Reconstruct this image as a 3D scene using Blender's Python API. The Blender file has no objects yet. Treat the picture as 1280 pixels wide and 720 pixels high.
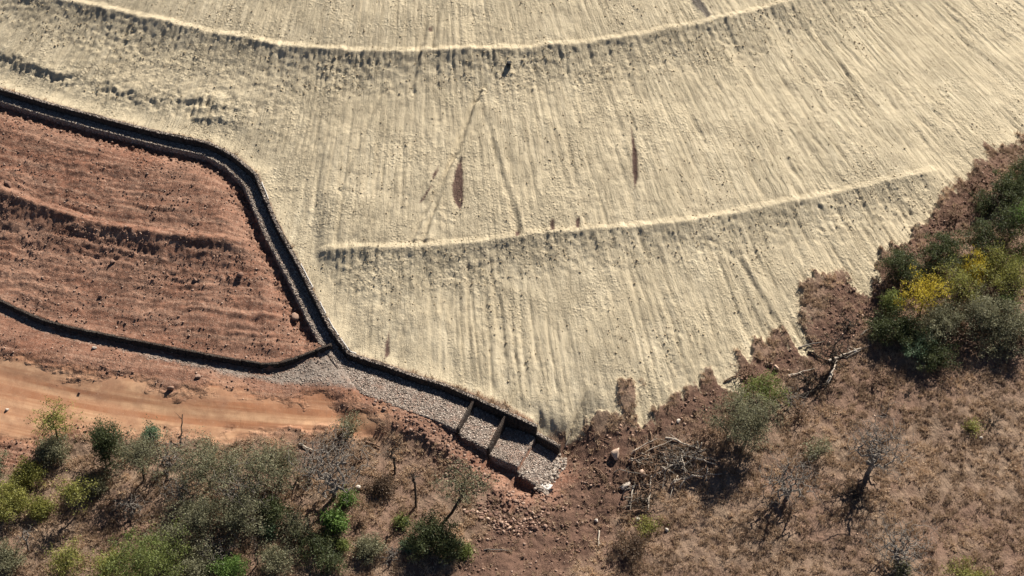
import bpy, math, random
import numpy as np
R = math.radians
scene = bpy.context.scene
COL = scene.collection

# ------------------------------------------------------------------ camera
PITCH = R(42); DIST = 200.0; HFOV = R(30)
CAM = np.array([0.0, -DIST*math.cos(PITCH), DIST*math.sin(PITCH)])
cd = bpy.data.cameras.new('camera'); co = bpy.data.objects.new('camera', cd)
COL.objects.link(co)
co.location = CAM; co.rotation_euler = (R(90)-PITCH, 0, 0)
cd.angle = HFOV; cd.clip_start = 1; cd.clip_end = 3000
scene.camera = co
FPX = 640/math.tan(HFOV/2)

# ------------------------------------------------------------------ sky and sun
SUN_EL = R(42); SUN_DIR = (0.55, 0.835)
sun_az = math.atan2(SUN_DIR[0], SUN_DIR[1])          # clockwise from +Y
w = bpy.data.worlds.new('World'); scene.world = w; w.use_nodes = True
nt = w.node_tree; nt.nodes.clear()
sky = nt.nodes.new('ShaderNodeTexSky'); sky.sky_type = 'NISHITA'; sky.sun_disc = False
sky.sun_elevation = SUN_EL; sky.sun_rotation = sun_az; sky.altitude = 2500; sky.air_density = .5; sky.dust_density = .2
bg = nt.nodes.new('ShaderNodeBackground'); bg.inputs[1].default_value = 0.05
wo = nt.nodes.new('ShaderNodeOutputWorld')
nt.links.new(sky.outputs[0], bg.inputs[0]); nt.links.new(bg.outputs[0], wo.inputs[0])
sd = bpy.data.lights.new('sun', 'SUN'); sd.energy = 5.0; sd.angle = R(0.5); sd.color = (1, .95, .86)
so = bpy.data.objects.new('sun', sd); COL.objects.link(so)
sv = np.array([SUN_DIR[0]*math.cos(SUN_EL), SUN_DIR[1]*math.cos(SUN_EL), math.sin(SUN_EL)])
from mathutils import Vector
so.rotation_euler = Vector(sv).to_track_quat('Z', 'Y').to_euler()
so.location = (60, 90, 110)
vs = scene.view_settings
vs.view_transform = 'Standard'; vs.look = 'None'; vs.gamma = 1; vs.use_curve_mapping = False
vs.exposure = 1.0

# ------------------------------------------------------------------ noise
_rs = np.random.RandomState(7)
_perm = np.concatenate([_rs.permutation(512)]*3)
_ga = _rs.rand(512)*2*np.pi
_gx, _gy = np.cos(_ga), np.sin(_ga)
def pn(x, y, seed=0):
    x = np.asarray(x, float); y = np.asarray(y, float)
    xi = np.floor(x).astype(np.int64); yi = np.floor(y).astype(np.int64)
    xf = x-xi; yf = y-yi
    u = xf*xf*xf*(xf*(xf*6-15)+10); v = yf*yf*yf*(yf*(yf*6-15)+10)
    def g(ix, iy, fx, fy):
        h = _perm[(_perm[(ix+seed*37) & 511]+iy) & 511]
        return _gx[h]*fx+_gy[h]*fy
    a = g(xi, yi, xf, yf); b = g(xi+1, yi, xf-1, yf)
    c = g(xi, yi+1, xf, yf-1); d = g(xi+1, yi+1, xf-1, yf-1)
    return (a+(b-a)*u+(c-a)*v+(a-b-c+d)*u*v)*1.5
def fbm(x, y, o=4, seed=0, gain=.5):
    s = 0; a = 1
    for k in range(o):
        c_, n_ = math.cos(.65+k*1.1+seed), math.sin(.65+k*1.1+seed)
        s = s+a*pn((x*c_-y*n_)*2.03**k+k*17.3, (x*n_+y*c_)*2.03**k-k*9.1, seed+k); a *= gain
    return s
def sstep(a, b, x):
    t = np.clip((x-a)/(b-a), 0, 1); return t*t*(3-2*t)

# ------------------------------------------------------------------ broad landform
XC, YC, SL = -12.0, 115.0, 0.32
R0 = math.hypot(XC, YC)
def cone(x, y):
    r = np.hypot(x-XC, np.maximum(YC-y, 0))
    r = np.maximum(r, 52+0*r)
    z = SL*(R0-r)
    return np.maximum(z, -22+0.12*(z+22))
def ray(px, py):
    v = np.array([(px-640)/FPX, 0, 0])+np.array([0, math.cos(PITCH), -math.sin(PITCH)])\
        + (360-py)/FPX*np.array([0, math.sin(PITCH), math.cos(PITCH)])
    return v/np.linalg.norm(v)
def hit(px, py, f):
    d = ray(px, py); lo, hi = 120.0, 420.0
    ts = np.linspace(lo, hi, 301); P = CAM[None]+ts[:, None]*d
    g = P[:, 2]-f(P[:, 0], P[:, 1])
    k = np.argmax(g < 0)
    a, b = ts[k-1], ts[k]
    for _ in range(24):
        m = (a+b)/2; p = CAM+m*d
        if p[2]-float(f(np.array([p[0]]), np.array([p[1]]))[0]) < 0: b = m
        else: a = m
    return CAM+a*d
def plan(pts, f):
    return np.array([hit(px, py, f)[:2] for px, py in pts])

def poly_near(P, x, y):
    """nearest point on a polyline: distance, arclength, signed side (+ = right of travel)"""
    best = np.full(x.shape, 1e18); s_b = np.zeros(x.shape); sg = np.ones(x.shape); acc = 0.0
    n = len(P)-1
    for i in range(n):
        a, b = P[i], P[i+1]; d = b-a; L = math.hypot(*d)
        t = ((x-a[0])*d[0]+(y-a[1])*d[1])/(L*L)
        tc = np.clip(t, 0, 1)
        dx = x-a[0]-tc*d[0]; dy = y-a[1]-tc*d[1]
        q = dx*dx+dy*dy; m = q < best
        cr = d[0]*(y-a[1])-d[1]*(x-a[0])
        best = np.where(m, q, best); s_b = np.where(m, acc+tc*L, s_b)
        sg = np.where(m, np.where(cr > 0, -1.0, 1.0), sg); acc += L
    return np.sqrt(best), s_b, sg
def poly_sd(P, x, y):
    """signed distance to closed polygon, + inside"""
    Q = np.vstack([P, P[:1]]); d, _, _ = poly_near(Q, x, y)
    ins = np.zeros(x.shape, bool)
    for i in range(len(P)):
        x0, y0 = P[i]; x1, y1 = P[(i+1) % len(P)]
        if y0 == y1: continue
        c = ((y0 > y) != (y1 > y)) & (x < (x1-x0)*(y-y0)/(y1-y0)+x0)
        ins ^= c
    return np.where(ins, d, -d)

TOE_PX = [(-300, 600), (-60, 575), (200, 575), (430, 560), (560, 625), (690, 640), (770, 590), (900, 510),
          (1010, 440), (1110, 335), (1200, 235), (1300, 170), (1500, 60)]
TOE = plan(TOE_PX, cone)
TOE[0] += (-300, 60); TOE[-1] += (220, 160)
OUT = hit(730, 632, cone)
def base(x, y):
    d, s, sg = poly_near(TOE, x, y)
    t = d*sg
    soft = 2.5*np.log1p(np.exp(np.clip(t/2.5, -30, 30)))
    return cone(x, y)+0.21*np.minimum(soft, 120)-1.2*np.exp(-((x-OUT[0])**2+(y-OUT[1])**2)/10.0**2)

# ------------------------------------------------------------------ plan lines (world metres)
CH_PX = [(-110, 82), (-50, 98), (0, 110), (60, 128), (130, 147), (200, 165), (262, 178), (294, 194), (322, 218), (333, 245),
         (350, 285), (371, 322), (394, 368), (414, 408), (437, 441), (470, 452), (520, 469), (558, 481), (594, 496),
         (634, 514), (672, 532), (701, 548)]
CH = plan(CH_PX, base)
W2_PX = [(-110, 330), (-50, 357), (0, 374), (30, 389), (60, 401), (100, 411), (160, 423), (220, 435), (280, 446), (337, 456), (372, 446), (414, 430)]
W2 = plan(W2_PX, base)
def arcl(P):
    return np.concatenate([[0], np.cumsum(np.hypot(*(P[1:]-P[:-1]).T))])
CHS = arcl(CH); W2S = arcl(W2)
S_W1, S_W2, S_END1, S_END = CHS[18], CHS[19], CHS[20], CHS[21]
S_J = CHS[14]
_top = base(CH[:, 0], CH[:, 1])+0.12
def ch_top(s):
    z = np.interp(s, CHS, _top)
    return np.where(s > S_END1, z-1.0, z)
def ch_floor(s):
    z = np.interp(s, CHS, _top)-0.12
    off = np.where(s < S_W1, -0.68, np.where(s < S_W2, -1.0, np.where(s < S_END1, -1.3, -1.95)))
    # each panel of the cascade lies nearly level
    def flat(a, b): 
        za, zb = np.interp(a, CHS, _top), np.interp(b, CHS, _top)
        return za+(zb-za)*(0.35*(s-a)/(b-a)+0.55)-0.12
    z = np.where((s > S_W2) & (s <= S_END1), flat(S_W2, S_END1), z)
    return z+off
def ch_w(s):
    return np.interp(s, [0, CHS[6], CHS[8], CHS[12], S_J, S_J+3, S_W1, S_W1+.1, S_END1, S_END1+.1, S_END],
                     [1.4, 1.45, 1.75, 1.8, 1.95, 4.2, 4.4, 4.7, 4.9, 5.3, 5.3])
def ch_drop(s):
    return np.interp(s, [0, CHS[12], CHS[13]-.6, CHS[13]+.8, S_J+1, CHS[17], S_W1+.5, S_END1, S_END], [.75, .7, .6, .0, .0, .12, .7, 1.1, .7])

# benches: crest polylines running left -> right (uphill lies to the left of travel)
B1 = plan([(-60, -70), (20, -18), (60, 2), (150, 22), (250, 45), (350, 64), (420, 70), (480, 73), (560, 71), (640, 69), (720, 62), (800, 52), (860, 40), (930, 24), (1000, 6), (1060, -15), (1140, -50)], base)
B2 = plan([(392, 318), (450, 315), (540, 313), (600, 307), (660, 298), (760, 290), (850, 284), (950, 265), (1050, 245), (1130, 226), (1192, 210)], base)
B3 = plan([(-110, 215), (-50, 226), (0, 243), (50, 263), (100, 279), (140, 290), (190, 297), (240, 303), (290, 305), (330, 301), (348, 296)], base)
SC1 = plan([(-30, 55), (0, 62), (30, 75), (75, 90), (120, 97)], base)
SC2 = plan([(120, 100), (170, 112), (230, 118), (330, 128)], base)
SC3 = plan([(235, 140), (270, 146), (320, 156)], base)
BK = plan([(-60, 405), (0, 418), (80, 440), (160, 462), (240, 478), (325, 488)], base)   # bank above the track

TAN = plan([(-140, 62), (-50, 97), (0, 109), (60, 127), (130, 146), (200, 164), (262, 177), (294, 193), (322, 217), (333, 245), (350, 285), (371, 322),
            (394, 368), (414, 408), (437, 440), (470, 450), (520, 466), (558, 478), (594, 490), (626, 502), (655, 517), (673, 530), (682, 539), (689, 533), (716, 535),
            (735, 516), (772, 515), (779, 478), (790, 477), (796, 531), (812, 524), (838, 508), (852, 488), (882, 469), (898, 476), (928, 487),
            (922, 455), (948, 428), (975, 412), (1003, 446), (1012, 430), (1000, 385), (1012, 347), (1052, 338), (1072, 368), (1095, 352), (1104, 316),
            (1146, 290), (1172, 258), (1180, 240), (1200, 228), (1240, 188), (1290, 168), (1330, 150), (1420, 90), (1420, -160), (-240, -160)], base)
TRK = plan([(-110, 430), (-40, 440), (0, 449), (60, 463), (130, 478), (200, 488), (300, 494), (340, 501), (400, 502), (446, 515), (486, 535), (455, 545),
            (430, 530), (400, 540), (330, 543), (250, 547), (180, 540), (100, 536), (40, 545), (-110, 545)], base)
RED = plan([(-160, 60), (-50, 100), (0, 111), (130, 148), (262, 179), (322, 219), (350, 285), (394, 368), (437, 441), (520, 470), (594, 496), (672, 532), (720, 565),
            (720, 600), (690, 625), (640, 640), (590, 600), (545, 560), (500, 545), (440, 530), (400, 545), (330, 548), (250, 552), (180, 560), (110, 545), (40, 575), (0, 590), (-160, 590)], base)
GRV = plan([(-110, 342), (0, 382), (60, 408), (160, 432), (280, 455), (338, 466), (380, 452), (416, 432), (440, 443), (520, 470), (594, 498), (575, 530), (540, 512), (500, 497),
            (463, 488), (427, 486), (385, 484), (330, 476), (260, 459), (160, 437), (60, 412), (0, 388), (-110, 350)], base)
DIS = plan([(672, 532), (716, 530), (800, 525), (880, 470), (1000, 420), (1060, 335), (1100, 330), (1200, 225), (1260, 185), (1262, 215), (1200, 300), (1110, 345), (1095, 400),
            (1060, 450), (985, 470), (900, 520), (800, 560), (790, 640), (740, 690), (690, 730), (560, 730), (600, 660), (640, 630), (690, 600)], base)
SCARS = [plan(p, base) for p in (
    [(565, 232), (571, 208), (577, 196), (579, 225), (579, 252), (575, 264), (567, 250)],
    [(789, 158), (792, 170), (797, 195), (797, 222), (793, 238), (791, 215)],
    [(541, 218), (549, 206), (547, 214), (541, 228)],
    [(644, 290), (650, 289), (649, 299), (645, 300)],
    [(688, 278), (692, 275), (694, 290), (688, 292)], [(720, 276), (724, 273), (725, 288), (720, 288)],
    [(482, 425), (486, 412), (487, 440), (480, 448)],
    [(524, 255), (533, 240), (540, 232), (530, 250)],
    [(536, 42), (541, 38), (540, 44), (536, 46)])]
GREY = [plan(p, base) for p in ([(856, -12), (868, -8), (889, 22), (884, 27), (866, 10)], [(24, 2), (30, -4), (27, 8), (24, 9)])]

# ------------------------------------------------------------------ terrain grid
corners = np.array([hit(px, py, base) for px, py in [(-30, -40), (1310, -40), (-30, 760), (1310, 760)]])
xmax = np.abs(corners[:, 0]).max()+2
y0g, y1g = corners[:, 1].min()-2, corners[:, 1].max()+2
STEP = 0.145
def axis(a, b):
    core = np.arange(a, b, STEP)
    out = []; st = STEP*2; p = 0
    while p < 420: p += st; out.append(p); st *= 1.28
    out = np.array(out)
    return np.concatenate([(a-out)[::-1], core, core[-1]+out])
AX, AY = axis(-xmax, xmax), axis(y0g, y1g)
X, Y = np.meshgrid(AX, AY)
Z = base(X, Y)
TH = np.arctan2(X-XC, np.maximum(YC-Y, 5)); RR = np.hypot(X-XC, YC-Y)
U = TH*100; V = RR

def bench(P, up, dn, face, lip, fade, jit=.25, seed=0, ef=5):
    """a berm crest with a steep face below it; returns height offset and how much a point belongs to the face"""
    d, s, sg = poly_near(P, X, Y)
    L = arcl(P)[-1]
    t = d*sg + jit*fbm(X/1.6, Y/1.6, 4, seed)            # + = downhill side
    env = sstep(0, 1.2, s)*sstep(0, ef, L-s)
    env = env*(s > 1e-6)*(s < L-1e-6)
    hv = 1+.25*pn(s/6, s*0, seed+3)
    x_ = np.maximum(-t, 0)
    flat = lip*np.where(x_ < .95, x_/.95, np.exp(-(x_-.95)/3.0))
    D = np.where(t < 0, up*np.exp(t/fade), (up+dn)*np.exp(-np.maximum(t, 0)/(face*.62))-dn*np.exp(-np.maximum(t, 0)/fade))
    D = D*hv-flat
    fm = np.clip(t/0.25, 0, 1)*np.clip((face*1.15-t)/0.6, 0, 1)
    return D*env, fm*env
b1, f1 = bench(B1, .90, .90, 4.6, .40, 10, .16, seed=11)
b2, f2 = bench(B2, .72, .72, 4.1, .38, 10, .14, seed=12)
b3, f3 = bench(B3, .95, 1.2, 3.9, .48, 7, .12, seed=13, ef=3)
s1, g1 = bench(SC1, .40, .45, 1.7, .06, 4, .7, seed=14)
s2, g2 = bench(SC2, .28, .30, 2.2, .0, 4, .9, seed=15)
s3, g3 = bench(SC3, .38, .38, 1.5, .0, 3, .5, seed=16)
bk, fb = bench(BK, .35, .6, 3.4, .0, 4, .3, seed=17)

# membership distances (metres, + inside), edges made ragged
rag = .55*fbm(X/2.2, Y/2.2, 4, 21)+.18*fbm(X/.5, Y/.5, 3, 25)
dchute, schute, sgc = poly_near(CH, X, Y)
tch = dchute*sgc
near_ch = np.exp(-(dchute/2.0)**2)
dTAN = poly_sd(TAN, X, Y)+(rag+.9*pn(U/.9, V/9, 27)+.7*pn(U/.36, V/5, 28)+.35*fbm(X/.35, Y/.35, 2, 26))*(1-near_ch)
dSC = np.full(X.shape, -50.0)
for sc_ in SCARS:
    dSC = np.maximum(dSC, poly_sd(sc_, X, Y)+.06*fbm(X/.4, Y/.8, 3, 29))
dGREY = np.full(X.shape, -50.0)
for sc_ in GREY: dGREY = np.maximum(dGREY, poly_sd(sc_, X, Y)+.15*fbm(X/.5, Y/.5, 3, 30))
dRED = poly_sd(RED, X, Y)+rag*1.6
dTRK = poly_sd(TRK, X, Y)+rag*1.8+.9*fbm(X/6, Y/3, 3, 31)+.2
dGRV = poly_sd(GRV, X, Y)+rag*.5
dDIS = poly_sd(DIS, X, Y)+rag*2.4
mT = sstep(-.15, .35, dTAN); mR = sstep(-.3, .6, dRED)*(1-mT); mK = sstep(-.3, .8, dTRK)*(1-mT); mD = sstep(-.6, 1.2, dDIS)*(1-mT)*(1-mR)
mN = np.clip(1-mT-mR-mD, 0, 1)

# sand slope: rills and machine streaks running straight down the fall line, clods
wp = .5*fbm(X/9, Y/9, 2, 33)
patch = sstep(-.1, .6, fbm(X/11, Y/11, 3, 35)+.2)
rill = lambda f, l, sd: 1-np.abs(pn(U/f+wp, V/l+U*.03, sd))*2
dz = .05*pn(U/2.6+wp, V/24, 41)+.035*pn(U/1.1+wp, V/13, 42)*(.4+patch)
gull = np.clip(pn(U/1.5+wp*.8, V/8, 43)-.28, 0, 1)
dB2, sB2, gB2 = poly_near(B2, X, Y)
below = sstep(2, 7, dB2*gB2)*sstep(-18, -6, X)
right = .7+.8*sstep(0, 35, X)*(1-below)+.75*below
fmod = sstep(-.35, .35, fbm(U/7, V/16, 2, 39)+.15)
fur = np.clip(1-np.abs(pn(U/1.25+.25*wp, V/45, 40))*4.5, 0, 1)*.115+np.clip(1-np.abs(pn(U/.62+.25*wp, V/30, 38))*4, 0, 1)*.05
dz = dz-fur*fmod*(.75+.6*below)
dz = dz-.13*gull*right-.10*np.clip(pn(U/.62+wp, V/3.2, 44)-.18, 0, 1)*right*(.5+patch)
dz = dz-.12*np.clip(pn(U/.45+wp, V/3.2, 58)-.25, 0, 1)*right*(.6+.6*patch)
dz = dz+.045*pn(U/.55+wp, V/3.0, 45)
clod = fbm(X/.55, Y/.55, 3, 46)
dz = dz+.05*clod*(.15+.8*patch)+.10*fbm(X/14, Y/14, 3, 47)
pits = np.clip(pn((X*.8+Y*.6)/.45, (Y*.8-X*.6)/.5, 48)-.60, 0, 1)
dz = dz-.14*pits*sstep(.0, .6, fbm(X/7, Y/7, 2, 49)+.25)
dz = dz+(f1+f2+g1+g2)*(.06*pn(U/1.3+wp*2, V/5, 51)+.05*fbm(X/.9+wp, Y/.9, 4, 52, .65)+.05*clod-.10*np.clip(pn((X*.8+Y*.6)/.7, (Y*.8-X*.6)/.9, 55)-.42, 0, 1)+.05*pn(U/.5, V/3, 50))
foot = np.clip(np.roll(f1+f2, -int(.8/STEP), 0)-(f1+f2), 0, 1)*sstep(.0, .5, fbm(X/4, Y/4, 2, 56))
dz = dz+foot*(.10*np.abs(fbm(X/.6, Y/.6, 3, 57)))
dz = dz+(g1+g2+g3)*(.13*fbm(X/.7, Y/.7, 4, 53, .65)+.10*pn(U/.5, V/1.8, 50))
lowleft = np.exp(-(poly_near(SC2, X, Y)[0]/5)**2)
dz = dz+lowleft*(.09*fbm(X/1.5, Y/.9, 4, 54, .65))
# long straight machine streaks fanning from the upper crest
for (ax, ay, bx, by, amp, wd) in [(596, 130, 535, 300, .13, .28), (604, 112, 577, 196, .11, .25), (572, 196, 520, 300, .10, .25), (604, 118, 655, 290, .07, .3), (480, 120, 430, 235, .08, .3),
                                  (792, 60, 800, 270, .03, .3), (540, 30, 520, 110, .08, .25), (560, -5, 545, 60, .06, .25), (930, 320, 990, 420, .09, .3), (1010, 340, 1040, 445, .1, .3)]:
    Q = plan([(ax, ay), (bx, by)], base); dq, sq, gq = poly_near(Q, X, Y)
    tq = dq*gq+.12*pn(X/1.2, Y/1.2, 77)
    dz = dz+1.7*amp*(np.exp(-(tq/wd)**2)-.9*np.exp(-((tq-2.0*wd)/wd)**2))
dz = dz-.10*sstep(-.1, .2, dSC)
DT = dz+b1+b2+s1+s2+s3

# red earth: dozer ridges along the contour, clods, stones
con = V+.35*fbm(X/4, Y/4, 3, 61)+.04*U
dr = .065*pn(con/.8, U/12, 62)+.085*pn(con/.45, U/9, 63)*(.5+sstep(-.2, .4, fbm(X/6, Y/6, 2, 59)))+.07*fbm(X/.55, Y/.55, 3, 64, .7)+.14*fbm(X/7, Y/7, 3, 65)+.10*fbm(X/1.8, Y/1.8, 3, 60)
dr = dr+f3*(.06*fbm(X/.7, Y/.7, 4, 66, .65)+.05*pn(U/.5, V/1.8, 67))+fb*(.10*np.sin(con*6.0+3*fbm(X/4, Y/2, 3, 68))+.08*fbm(X/.5, Y/.5, 3, 69))
DRD = dr+b3+bk
RUB = plan([(470, 500), (540, 522), (600, 572), (645, 600), (690, 612), (670, 665), (610, 650), (575, 610), (520, 560)], base)
rb = sstep(-1, 1, poly_sd(RUB, X, Y)+rag)
DRD = DRD+rb*(.35*fbm(X/1.1, Y/1.1, 4, 70)+.25)
DTK = .02*fbm(X/1.2, Y/1.2, 3, 71)+.02*pn(con/.9, U/16, 72)
DTK = DTK+bk*.6
DN = .16*fbm(X/3.0, Y/3.0, 4, 73)+.07*fbm(X/.7, Y/.7, 3, 74)
DD = .17*fbm(X/1.8, Y/1.8, 5, 75, .6)+.05*pn(U/.8, V/5, 76)
Z = Z+mT*DT+(1-mT)*(mR*((1-mK)*DRD+mK*DTK)+mD*DD+mN*DN)

# the low gabion wall steps the red ground down
d2, sw2, sg2 = poly_near(W2, X, Y)
L2 = W2S[-1]
t2 = d2*sg2
in2 = (sw2 > 1e-6) & (sw2 < L2-1e-6)
_w2z = base(W2[:, 0], W2[:, 1])+.05
w2top = np.interp(sw2, W2S, _w2z)
H2 = .64
low2 = w2top-H2+.04*fbm(X/.5, Y/.5, 2, 81)
k2 = np.where(t2 > .24, 1-sstep(1.6, 7.5, t2), np.where(t2 > .06, sstep(.06, .24, t2), 0))*in2
Z = Z*(1-k2)+(low2-.05*np.maximum(t2, 0))*k2
kb = np.where(t2 <= 0, np.exp(-(d2/1.2)**2), 0)*in2*(np.abs(t2) < 6)
Z = Z*(1-kb)+(w2top-.0+.05*fbm(X/.6, Y/.6, 2, 82))*kb

# the stepped channel cuts through
fl = ch_floor(schute); tp = ch_top(schute); wf = ch_w(schute); dp = ch_drop(schute)
end = (schute > S_END-1e-6)
strip = np.exp(-((tch-wf-.9)/.9)**2)*(schute < S_J-1)
grd = fl-dp+.09*fbm(X/.9, Y/.9, 4, 83)+strip*(.25*fbm(X/.55, Y/.55, 4, 84, .7)-.12)
kL = np.where(tch > wf-.05, 1-sstep(.4, 4.0, tch-wf), 1.0)
lowbed = np.where(tch < wf-.10, fl-.18, grd)
kk = np.where(tch > .24, kL, sstep(.08, .24, tch))
kk = kk*(tch > 0)
ed_ = CH[-1]-CH[-2]; ed_ = ed_/np.hypot(*ed_); en_ = np.array([ed_[1], -ed_[0]])
tn = (X-CH[-1][0])*en_[0]+(Y-CH[-1][1])*en_[1]; al = (X-CH[-1][0])*ed_[0]+(Y-CH[-1][1])*ed_[1]
de = np.hypot(np.maximum(al, 0), np.maximum(np.maximum(-tn, tn-5.3), 0))
q_ = sstep(-3.5, 1.0, tn)
lowe = (_top[-1]-1.12)*(1-q_)+(ch_floor(np.array([S_END]))[0]-.45)*q_+.12*fbm(X/.9, Y/.9, 4, 83)
kk = np.where(end & (al > 0), 1-sstep(.2, 6.5, de), kk)
lowbed = np.where(end & (al > 0), lowe, lowbed)
kr = np.where((tch <= .45), np.exp(-(np.abs(tch)/np.where(schute > S_W2, 1.2, 2.2))**2), 0)*(~end)
tps = np.interp(schute, CHS, _top)-.98*sstep(S_END1-.9, S_END1+.1, schute)
Z = Z*(1-kr)+(tps-.12)*kr
# where the low wall's apron joins, keep the gravel level with the channel floor
Z = Z*(1-kk)+lowbed*kk
KCH = np.where((tch > -.1) & (tch < wf+.2) & ~end, 1, 0)

def zat(x, y):
    x = np.atleast_1d(np.asarray(x, float)); y = np.atleast_1d(np.asarray(y, float))
    i = np.clip(np.searchsorted(AX, x)-1, 0, len(AX)-2); j = np.clip(np.searchsorted(AY, y)-1, 0, len(AY)-2)
    fx = (x-AX[i])/(AX[i+1]-AX[i]); fy = (y-AY[j])/(AY[j+1]-AY[j])
    return (Z[j, i]*(1-fx)+Z[j, i+1]*fx)*(1-fy)+(Z[j+1, i]*(1-fx)+Z[j+1, i+1]*fx)*fy
def samp(A, x, y):
    i = np.clip(np.searchsorted(AX, x), 0, len(AX)-1); j = np.clip(np.searchsorted(AY, y), 0, len(AY)-1)
    return A[j, i]
def at(px, py):
    return hit(px, py, zat)

# ------------------------------------------------------------------ materials
MATS = {}
class NT:
    def __init__(s, name):
        s.m = bpy.data.materials.new(name); s.m.use_nodes = True; s.t = s.m.node_tree; s.t.nodes.clear()
        s.out = s.n('ShaderNodeOutputMaterial'); s.b = s.n('ShaderNodeBsdfPrincipled')
        s.l(s.b.outputs[0], s.out.inputs[0]); s.b.inputs['Roughness'].default_value = .95
        s.b.inputs['Specular IOR Level'].default_value = .15
        MATS[name] = s.m
    def n(s, t): return s.t.nodes.new(t)
    def l(s, a, b): s.t.links.new(a, b)
    def attr(s, nm):
        a = s.n('ShaderNodeAttribute'); a.attribute_name = nm; return a
    def noise(s, vec, sc, det=4, rough=.6):
        a = s.n('ShaderNodeTexNoise'); a.inputs['Scale'].default_value = sc; a.inputs['Detail'].default_value = det
        a.inputs['Roughness'].default_value = rough
        if vec is not None: s.l(vec, a.inputs['Vector'])
        return a.outputs[0]
    def ramp(s, f, stops):
        a = s.n('ShaderNodeValToRGB'); e = a.color_ramp.elements
        while len(e) < len(stops): e.new(.5)
        for q, (p, c) in zip(e, stops): q.position = p; q.color = (*c, 1)
        s.l(f, a.inputs[0]); return a.outputs[0]
    def mix(s, f, a, b, mode='MIX'):
        m = s.n('ShaderNodeMix'); m.data_type = 'RGBA'; m.blend_type = mode
        if isinstance(f, float): m.inputs[0].default_value = f
        else: s.l(f, m.inputs[0])
        for v, i in ((a, 6), (b, 7)):
            if isinstance(v, tuple): m.inputs[i].default_value = (*v, 1)
            else: s.l(v, m.inputs[i])
        return m.outputs[2]
    def math(s, op, a, b=None, c=None):
        m = s.n('ShaderNodeMath'); m.operation = op
        for i, v in enumerate((a, b, c)):
            if v is None: continue
            if isinstance(v, (int, float)): m.inputs[i].default_value = v
            else: s.l(v, m.inputs[i])
        return m.outputs[0]
    def mapr(s, v, a, b, c=0, d=1):
        m = s.n('ShaderNodeMapRange'); s.l(v, m.inputs[0])
        for i, q in zip((1, 2, 3, 4), (a, b, c, d)): m.inputs[i].default_value = q
        return m.outputs[0]
    def scalev(s, vec, sc):
        m = s.n('ShaderNodeMapping'); m.inputs['Scale'].default_value = sc; s.l(vec, m.inputs[0]); return m.outputs[0]
    def bump(s, h, dist, st=1.0):
        b = s.n('ShaderNodeBump'); b.inputs['Distance'].default_value = dist; b.inputs['Strength'].default_value = st
        s.l(h, b.inputs['Height']); s.l(b.outputs[0], s.b.inputs['Normal'])

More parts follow.
